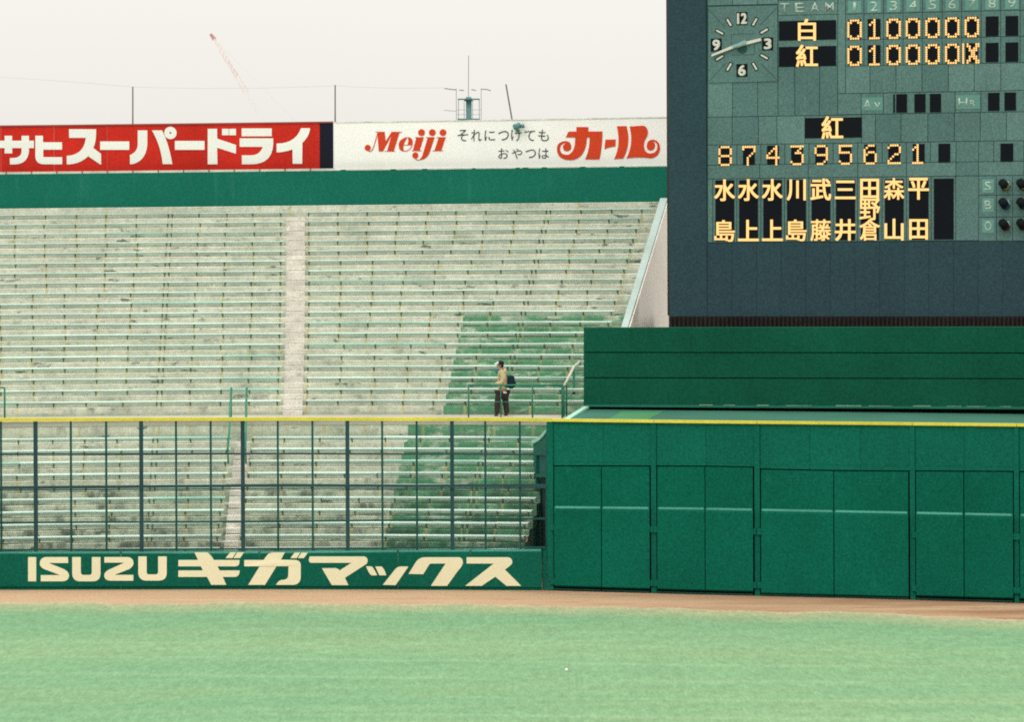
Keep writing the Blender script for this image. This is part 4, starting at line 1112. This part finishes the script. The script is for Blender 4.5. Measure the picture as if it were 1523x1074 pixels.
kat = [
 (TA, [[[(-20,275),(65,275),(65,205),(172,205),(172,275),(305,275),(305,205),(410,205),(410,275),(480,275),(480,380),(410,380),(410,420),(395,612,c),(200,612),(140,612),(140,520),(190,520),(305,515,c),(305,420),(305,380),(172,380),(172,455),(65,455),(65,380),(-20,380)]]]),
 (TA, [[[(500,205),(608,205),(608,297),(878,297),(878,402),(612,402),(612,508),(880,508),(880,610),(620,610),(500,605,c),(500,490)]]]),
 (TA, [[[(975,112),(1360,112),(1360,150),(1362,290,c),(1320,378),(1430,462),(1432,612),(1420,612),(1248,495),(1130,612,c),(945,612),(945,490),(1190,480,c),(1215,235),(980,235)]]]),
 (TB, [[rect(-10,285,402,405)]]),
 (TB, [[[(522,128),(658,128),(658,330),(640,560,c),(450,608),(412,608),(412,480),(522,430,c),(522,330)]], [[(722,128),(865,128),(960,300,c),(1012,608),(875,608),(850,340,c)]], [circ(985,165,88,28), circ(985,165,15,10)]]),
 (TB, [[rect(1048,278,1468,405)]]),
 (TC, [[[(68,85),(175,85),(175,197),(388,268),(388,368),(175,300),(178,488),(68,488)]], [rect(230,85,306,158)], [rect(312,85,388,158)]]),
 (TC, [[rect(452,80,793,170)], [[(430,193),(810,193),(810,260),(800,488,c),(560,488),(455,488),(455,385),(560,385),(660,385,c),(692,290),(430,290)]]]),
 (TC, [[[(1125,78),(1228,78),(1220,170,c),(1140,245),(1138,482),(1030,482),(1028,318),(940,352,c),(848,352),(848,252),(1060,255,c)]]]),
]
for T, shp in kat:
    shape_obj('letter', [[path(lp, T) for lp in loops] for loops in shp], ss(.018), LETW, s1)
TM, TK = tf(535, 180, 10.879), tf(820, 180, 8.461)
meiji = [
 [[[(285,180),(405,180),(420,325),(512,180),(645,180),(552,482),(442,482),(512,235),(378,487),(308,487)]], [circ(130,430,50)], [rect(255,170,405,179)], [rect(512,170,685,179)], [rect(405,483,580,490)]],
 [[[(765,255),(620,290,c),(632,400),(640,487,c),(715,487),(690,400,c),(735,330),(750,290,c),(775,258)]], [[(776,256),(858,262,c),(858,345),(855,378),(770,378),(800,320,c)]], [rect(716,380,856,388)]],
 [[[(915,268),(1035,268),(970,472),(860,472)]], [rect(892,258,1036,267)], [rect(845,473,1000,483)], [circ(1000,183,56)]],
 [[[(1100,268),(1210,268),(1130,510),(1080,630,c),(950,628),(1010,600,c),(1030,500)]], [rect(1075,258,1212,267)], [circ(1175,183,55)], [circ(900,552,50)]],
 [[[(1275,268),(1390,268),(1320,472),(1210,472)]], [rect(1240,258,1392,267)], [rect(1180,473,1348,483)], [circ(1347,183,55)]],
]
rib = {0: ribbon([(140,486),(175,488),(200,470),(222,425),(255,320),(288,200)], 13), 1: ribbon([(712,484),(760,480),(805,455),(848,400)], 12), 3: ribbon([(890,598),(915,618),(952,630)], 12)}
for i, shp in enumerate(meiji):
    o = shape_obj('letter', [[path(lp, TM) for lp in loops] for loops in shp], ss(.018), RED2, s2)
    if i in rib:
        b = MB(); b.flatpoly([[SG(*TM(*q), .022) for q in rib[i]]], .003); b.build('hairline', RED2, o)
karl = [
 [[[(300,205),(300,330,c),(270,370),(240,422,c),(190,422),(110,420,c),(110,345),(115,275,c),(195,272),(145,290,c),(145,325),(150,378,c),(197,378),(250,372,c),(250,325),(250,250,c),(170,248),(70,260,c),(70,350),(75,490,c),(240,490),(440,480,c),(448,205),(480,205),(485,350,c),(425,480),(605,480),(645,320,c),(642,128),(465,128),(465,72),(315,72),(315,128),(215,130),(180,203)]]],
 [[[(680,232),(810,228),(808,315),(720,330,c),(668,352)]]],
 [[[(825,62),(945,60),(1010,280,c),(905,470),(790,475),(880,300,c)]], [[(985,65),(1160,55),(1230,80,c),(1210,180),(1160,260,c),(1165,310),(1170,405,c),(1250,405),(1335,400,c),(1335,310),(1330,262,c),(1275,250),(1310,280,c),(1305,315),(1290,370,c),(1250,368),(1200,365,c),(1200,310),(1205,230,c),(1280,230),(1370,245,c),(1368,350),(1350,465,c),(1240,465),(1100,445,c),(945,468),(1040,280,c)]]],
]
for shp in karl: shape_obj('letter', [[path(lp, TK) for lp in loops] for loops in shp], ss(.018), RED2, s2)
def place_kana(body, xs_, y0, y1, w_):
    for ch, x in zip(body, xs_):
        t = {'つ': (.0, .10, 1, .93), 'に': (0, .06, 1, .96), 'て': (0, .08, 1, .98)}.get(ch, (0, 0, 1, 1))
        set_type(ch, x-w_/2, y0+(y1-y0)*t[1], x+w_/2, y0+(y1-y0)*t[3], ss(.018), INK, s2, 'small_letter', -0.004)
place_kana('それにつけても', [688.3, 708.5, 728.5, 748.8, 768, 787.8, 808.4], 192.6, 209.6, 15.6)
place_kana('おやつは', [748.8, 768.8, 789.3, 808.6], 220.4, 235.6, 15.4)

# poles, cable, lamp fitting, tower, crane -------------------------------
def pole(name, label, x, yt_, y_b, R, r, mat, xt=None, group=None, cat='pole'):
    a_ = pa(x, y_b, R); t_ = pa(x if xt is None else xt, yt_, R); t_.y = a_.y
    b = MB(); b.tube([a_, t_], r, 8, r2=r*0.8); o = b.build(name, mat, smooth=True); return tag(o, label, cat, group)
pole('lightning_pole', 'slim dark pole rising behind the middle of the red sign', 197.5, 128.5, 262, 76.4, .032, POLE)
pole('lightning_pole', 'slim dark pole rising where the red and the white sign meet', 498.5, 126, 262, 76.4, .032, POLE)
pole('lightning_pole', 'leaning thin brown pole behind the white sign, right of the aerial tower', 776, 125, 262, 76.6, .035, POLE, xt=752.5)
b = MB()
def cab(a, c_, sag):
    pts = []
    for i in range(9):
        t = i/8; pts.append(pa(a[0]+(c_[0]-a[0])*t, a[1]+(c_[1]-a[1])*t + sag*4*t*(1-t), 76.4))
    b.tube(pts, 0.004, 4)
cab((-80, 111), (197.5, 129), -2); cab((197.5, 129), (498.5, 127), 3); cab((498.5, 127), (661, 130), 2)
tag(b.build('wire', GREYM), 'hair thin wire strung between the poles above the signs', 'wire')
lf = empty('lamp_fitting', SG(770, 192, .1), 'small blue grey lamp fitting clamped to the top edge of the white sign', 'lamp')
b = MB(); b.tube([SG(769, 196, .15), SG(769, 184, .15)], .05, 8); b.tube([SG(765, 189, .25), SG(773, 186, .12)], .11, 10); b.build('lamp_body', TOWER, lf, smooth=True)
b = MB(); b.tube([SG(773, 188, .15), SG(779, 186, .15)], .035, 8); b.tube([SG(777, 184.5, .18), SG(778.5, 190, .18)], .06, 8); b.build('clamp_arm', TOWER, lf, smooth=True)
TD = 172.0
def TW(x, y, d=0.0): return P(x, y, TD+d)
tw = empty('aerial_tower', TW(697, 300), 'slim grey green aerial tower with caged platform rising behind the white sign', 'tower')
tw.location.z = 0; bpy.context.view_layer.update()
b = MB(); b.tube([Vector((TW(697, 200).x, TD*S, 0)), TW(697.2, 148)], .125, 10); b.tube([TW(697, 150), TW(697, 143.5)], .22, 10, r2=.10); b.build('column', TOWER, tw, smooth=True)
b = MB(); b.tube([TW(696.6, 143), TW(697.0, 82)], .017, 6); b.build('aerial', GREYM, tw)
b = MB(); b.box(TW(680.5, 178.6, -.5), TW(714, 176.6, .5)); b.build('platform', TOWER, tw)
b = MB(); b.box(TW(681, 147.8, -.3), TW(713.5, 146.6, .3)); b.build('upper_platform', TOWER, tw)
b = MB()
for x in (678.8, 682, 690.5, 703, 713, 715.8): b.tube([TW(x, 178, .3 if x in (682, 713) else -.4), TW(x-.2, 131 if x in (678.8, 715.8) else 147, .3 if x in (682, 713) else -.4)], .014, 6)
for y in (163, 170): b.tube([TW(679, y, -.4), TW(715.5, y, -.4)], .009, 5)
b.build('cage_bars', GREYM, tw)
for nm, pts in (('side_arm', [(661, 131), (672, 132.5), (679, 133)]), ('side_arm', [(683, 133.5), (690, 134)]), ('side_arm', [(701, 132.5), (708, 134)]), ('side_arm', [(715, 132), (724, 132.5), (730, 134.5)]), ('side_arm', [(660, 163.5), (679, 165)])):
    b = MB(); b.tube([TW(x, y, -.4) for x, y in pts], .026 if pts[0][1] < 150 else .012, 6); b.build(nm, GREYM, tw)
CD = 900.0
cr = empty('tower_crane', Vector((P(420, 230, CD).x, CD*S, 0)), 'far off red lattice crane jib paled by painted-in haze above the red sign', 'crane')
def CRP(x, y, d=0): return P(x, y, CD+d)
def lat(x0, y0, x1, y1, w_, name, mat, n=14, r=0.12):
    b = MB(); dx, dy = x1-x0, y1-y0; l = math.hypot(dx, dy); nx_, ny_ = -dy/l*w_/2, dx/l*w_/2
    for sgn in (1, -1):
        for d in (-.8, .8): b.tube([CRP(x0+sgn*nx_*.4, y0+sgn*ny_*.4, d), CRP(x1+sgn*nx_, y1+sgn*ny_, d)], r, 4)
    for i in range(n):
        t0, t1 = i/n, (i+1)/n; s0 = 1 if i % 2 else -1
        f0, f1 = .4+.6*t0, .4+.6*t1
        b.tube([CRP(x0+dx*t0+s0*nx_*f0, y0+dy*t0+s0*ny_*f0, -.8), CRP(x0+dx*t1-s0*nx_*f1, y0+dy*t1-s0*ny_*f1, -.8)], r*.6, 4)
    return b.build(name, mat, cr)
lat(313, 50, 319, 58, 4.5, 'jib_tip', CRANE, 4, 0.22)
lat(319, 58, 339, 91, 6.0, 'jib', CRANEW, 10, 0.16); lat(339, 91, 366, 136, 8.0, 'jib', CRANEW, 14, 0.17)
lat(366, 136, 396, 190, 8.0, 'jib', paint('haze_whitened_paint', (0.8, 0.78, 0.72)), 14, 0.06)  # near-white so this stretch seems lost in haze
lat(396, 190, 420, 235, 8.0, 'jib', CRANE, 10)
b = MB(); b.tube([CRP(319, 58), CRP(440, 180)], .012, 4); b.build('stay_cable', GREYM, cr)
b = MB(); b.box(Vector((P(416, 240, CD).x, CD*S-1.5, 0)), Vector((P(428, 240, CD).x, CD*S+1.5, P(420, 232, CD).z))); b.build('mast', CRANE, cr)

# litter ball on the grass
bp = P(842.5, 1000, EYE/((1000-304)/F)); b = MB()
bm = bmesh.new(); bmesh.ops.create_uvsphere(bm, u_segments=12, v_segments=8, radius=0.037)
me = bpy.data.meshes.new('ball'); bm.to_mesh(me); bm.free(); me.materials.append(LETW); me.polygons.foreach_set('use_smooth', [True]*len(me.polygons))
o = bpy.data.objects.new('ball', me); COL.objects.link(o); o.location = (bp.x, bp.y, 0.045); tag(o, 'small white ball lying alone on the outfield grass', 'ball')

# ------------------------------------------------------------------ the walking person
PD = 125.3
FZ = SP(phi_of(745, 59.3, 620), 59.3, 4.81)
def HP(px, py, d=0.0):      # photo point to the person's plane, d metres away from the camera
    p = P(px, py, PD); return Vector((p.x, p.y + d, p.z - 0.015))
pr = empty('person', Vector((HP(746, 618).x, PD*S, 4.81*S)), 'person walking left in khaki jacket, white peaked cap and dark trousers with a navy backpack', 'person')
SKIN = paint('skin', (0.42, 0.25, 0.17), 0.05); JACK = paint('khaki_jacket', (0.52, 0.44, 0.25), 0.12, 0.15, 0.9, scale=30); TROU = paint('dark_brown_trousers', (0.045, 0.032, 0.030), 0.2, 0.2, 0.9)
SHOE = paint('brown_shoes', (0.075, 0.032, 0.025), 0.1); HAIR = paint('black_hair', (0.012, 0.011, 0.012)); CAPW = paint('white_cap_peak', (0.68, 0.66, 0.56)); CAPD = paint('dark_cap', (0.02, 0.02, 0.03))
NAVY = paint('navy_backpack', (0.010, 0.027, 0.038), 0.15, 0.2, 0.8); SHIRT = paint('white_shirt_hem', (0.72, 0.72, 0.66)); BLUE = paint('blue_neck_cloth', (0.03, 0.16, 0.26))
def skin(name, verts, edges, rad, mat, parent, root=0, lev=2):
    me = bpy.data.meshes.new(name); me.from_pydata([tuple(v) for v in verts], edges, []); me.materials.append(mat)
    o = bpy.data.objects.new(name, me); COL.objects.link(o); o.parent = parent; o.matrix_parent_inverse = parent.matrix_world.inverted()
    md = o.modifiers.new('skin', 'SKIN'); md.use_smooth_shade = True
    for i, sv in enumerate(me.skin_vertices[0].data):
        r = rad[i]; sv.radius = (r, r) if isinstance(r, (int, float)) else r; sv.use_root = (i == root)
    o.modifiers.new('sub', 'SUBSURF').levels = lev; o.modifiers['sub'].render_levels = lev
    return o
V = [HP(747.5, 581), HP(747.5, 572), HP(747, 561), HP(746, 553), HP(744.8, 548.5), HP(743.8, 543.5), HP(743.2, 539.5),
     HP(747, 553.5, -.17), HP(749.5, 562.5, -.21), HP(746, 568.5, -.22), HP(736.5, 570.5, -.20),     # near arm to the wrist
     HP(747, 553.5, .17), HP(748, 562.5, .20), HP(743, 569, .16), HP(733.5, 572.2, .10),             # far arm
     HP(742.5, 585, -.09), HP(740, 598, -.09), HP(739.5, 612, -.09), HP(739.5, 616.3, -.09), HP(735.2, 617.3, -.09),   # front leg
     HP(750.5, 585, .09), HP(752, 598, .09), HP(753.6, 612, .09), HP(754, 616.2, .09), HP(749.6, 617.4, .09)]
E_ = [(0, 1), (1, 2), (2, 3), (3, 4), (4, 5), (5, 6), (3, 7), (7, 8), (8, 9), (9, 10), (3, 11), (11, 12), (12, 13), (13, 14), (0, 15), (15, 16), (16, 17), (17, 18), (18, 19), (0, 20), (20, 21), (21, 22), (22, 23), (23, 24)]
Rr = [.125, .115, .13, .12, .055, .092, .088, .06, .047, .04, .030, .06, .047, .04, .030, .085, .058, .042, .045, .035, .085, .058, .042, .045, .035]
nb = len(V)
for hb, s_, dd in ((10, 1, -.20), (14, 1, .10)):       # palms and fingers
    b0 = V[hb]; palm = len(V); V.append(b0 + Vector((-.055, 0, -.008))); Rr.append(.030); E_.append((hb, palm))
    for i in range(4):
        oy = -.03 + .02*i; l = (.034, .040, .038, .030)[i]
        k = len(V); V += [b0 + Vector((-.095, oy, -.010)), b0 + Vector((-.095-l, oy, -.028)), b0 + Vector((-.10-l*1.1, oy, -.055))]; Rr += [.010, .009, .008]
        E_ += [(palm, k), (k, k+1), (k+1, k+2)]
    k = len(V); V += [b0 + Vector((-.065, -.045, .010)), b0 + Vector((-.098, -.055, -.004))]; Rr += [.012, .009]; E_ += [(palm, k), (k, k+1)]
skin('body', V, E_, Rr, SKIN, pr)
# face details
b = MB(); b.tube([HP(740.0, 543.2), HP(738.9, 544.6)], .014, 6, r2=.016); b.build('nose', SKIN, pr, smooth=True)
# jacket
JV = [HP(747.8, 580), HP(747.8, 572), HP(747.6, 561), HP(746.6, 554), HP(745.6, 550.5), V[7], V[8], V[9], HP(739, 570, -.20), V[11], V[12], V[13], HP(737, 571.3, .12)]
JE = [(0, 1), (1, 2), (2, 3), (3, 4), (3, 5), (5, 6), (6, 7), (7, 8), (3, 9), (9, 10), (10, 11), (11, 12)]
skin('jacket', JV, JE, [(.185, .165), (.18, .165), .185, .165, .09, .10, .09, .076, .062, .10, .09, .076, .062], JACK, pr)
b = MB(); b.tube([HP(748.5, 549.5), HP(750.5, 551.5), HP(753.5, 554.0)], .085, 10, r2=.06); b.build('hood', JACK, pr, smooth=True)
skin('shirt_hem', [HP(747.3, 585.5), HP(747.7, 580.5)], [(0, 1)], [(.20, .18), (.19, .17)], SHIRT, pr)
TV = [HP(747.3, 584), V[15]+Vector((0, 0, -.03)), V[16], HP(739.4, 609, -.09), HP(739.2, 615.6, -.09), V[20]+Vector((0, 0, -.03)), V[21], HP(753.3, 609, .09), HP(753.8, 615.6, .09)]
skin('trousers', TV, [(0, 1), (1, 2), (2, 3), (3, 4), (0, 5), (5, 6), (6, 7), (7, 8)], [.16, .125, .105, .092, .100, .125, .105, .092, .100], TROU, pr)
for a_, c_ in (((741.2, 616.2, -.09), (734.8, 617.3, -.09)), ((755.6, 616.1, .09), (749.2, 617.3, .09))):
    skin('shoe', [HP(*a_), HP((a_[0]+c_[0])/2, 616.8, a_[2]), HP(*c_)], [(0, 1), (1, 2)], [.062, .058, .042], SHOE, pr)
b = MB(); bm = bmesh.new(); bmesh.ops.create_uvsphere(bm, u_segments=16, v_segments=10, radius=1.0)
def ball_part(name, c0, sc, mat, rot=(0, 0, 0)):
    me = bpy.data.meshes.new(name); bm2 = bm.copy(); bm2.to_mesh(me); bm2.free(); me.materials.append(mat); me.polygons.foreach_set('use_smooth', [True]*len(me.polygons))
    o = bpy.data.objects.new(name, me); COL.objects.link(o)
    o.parent = pr; o.matrix_parent_inverse = pr.matrix_world.inverted(); o.location = c0; o.scale = sc; o.rotation_euler = rot; return o
ball_part('hair', HP(745.2, 543.0), (.085, .095, .088), HAIR)
ball_part('cap', HP(744.4, 539.6), (.118, .108, .085), CAPD, (0, math.radians(-8), 0))
ball_part('cap_peak', HP(738.8, 540.6), (.090, .08, .036), CAPW, (0, math.radians(-14), 0))
ball_part('cap_front', HP(741.4, 539.3), (.072, .092, .048), CAPW)
ball_part('ear', HP(744.6, 543.2, -.092), (.018, .012, .028), SKIN)
ball_part('neck_cloth', HP(738.2, 551.6, -.03), (.040, .05, .075), BLUE)
ball_part('eye', HP(740.4, 542.6, -.05), (.010, .010, .008), HAIR)
b = MB(); b.tube([HP(739.9, 545.6, -.03), HP(740.0, 545.6, .03)], .006, 5); b.build('mouth', paint('lips', (.3, .12, .1)), pr)
# backpack
bkp = MB(); P0, P1 = HP(754.5, 577.5), HP(765.5, 557.5)
bkp.box((P0.x, P0.y-.16, P0.z), (P1.x, P0.y+.16, P1.z)); o = bkp.build('backpack', NAVY, pr, smooth=True)
bv = o.modifiers.new('bevel', 'BEVEL'); bv.width = .10; bv.segments = 5
b = MB(); q0, q1 = HP(762.5, 575), HP(767.2, 566); b.box((q0.x, q0.y-.11, q0.z), (q1.x, q0.y+.11, q1.z)); o2 = b.build('front_pocket', NAVY, o, smooth=True)
bv = o2.modifiers.new('bevel', 'BEVEL'); bv.width = .045; bv.segments = 4
for d in (-.12, .12):
    b = MB(); b.tube([HP(755, 559, d), HP(748, 551.0, d*1.05), HP(742.6, 556, d*1.15), HP(742.5, 564, d*1.1), HP(750, 573.5, d*1.2), HP(755, 575, d)], .016, 6); b.build('shoulder_strap', NAVY, o, smooth=True)
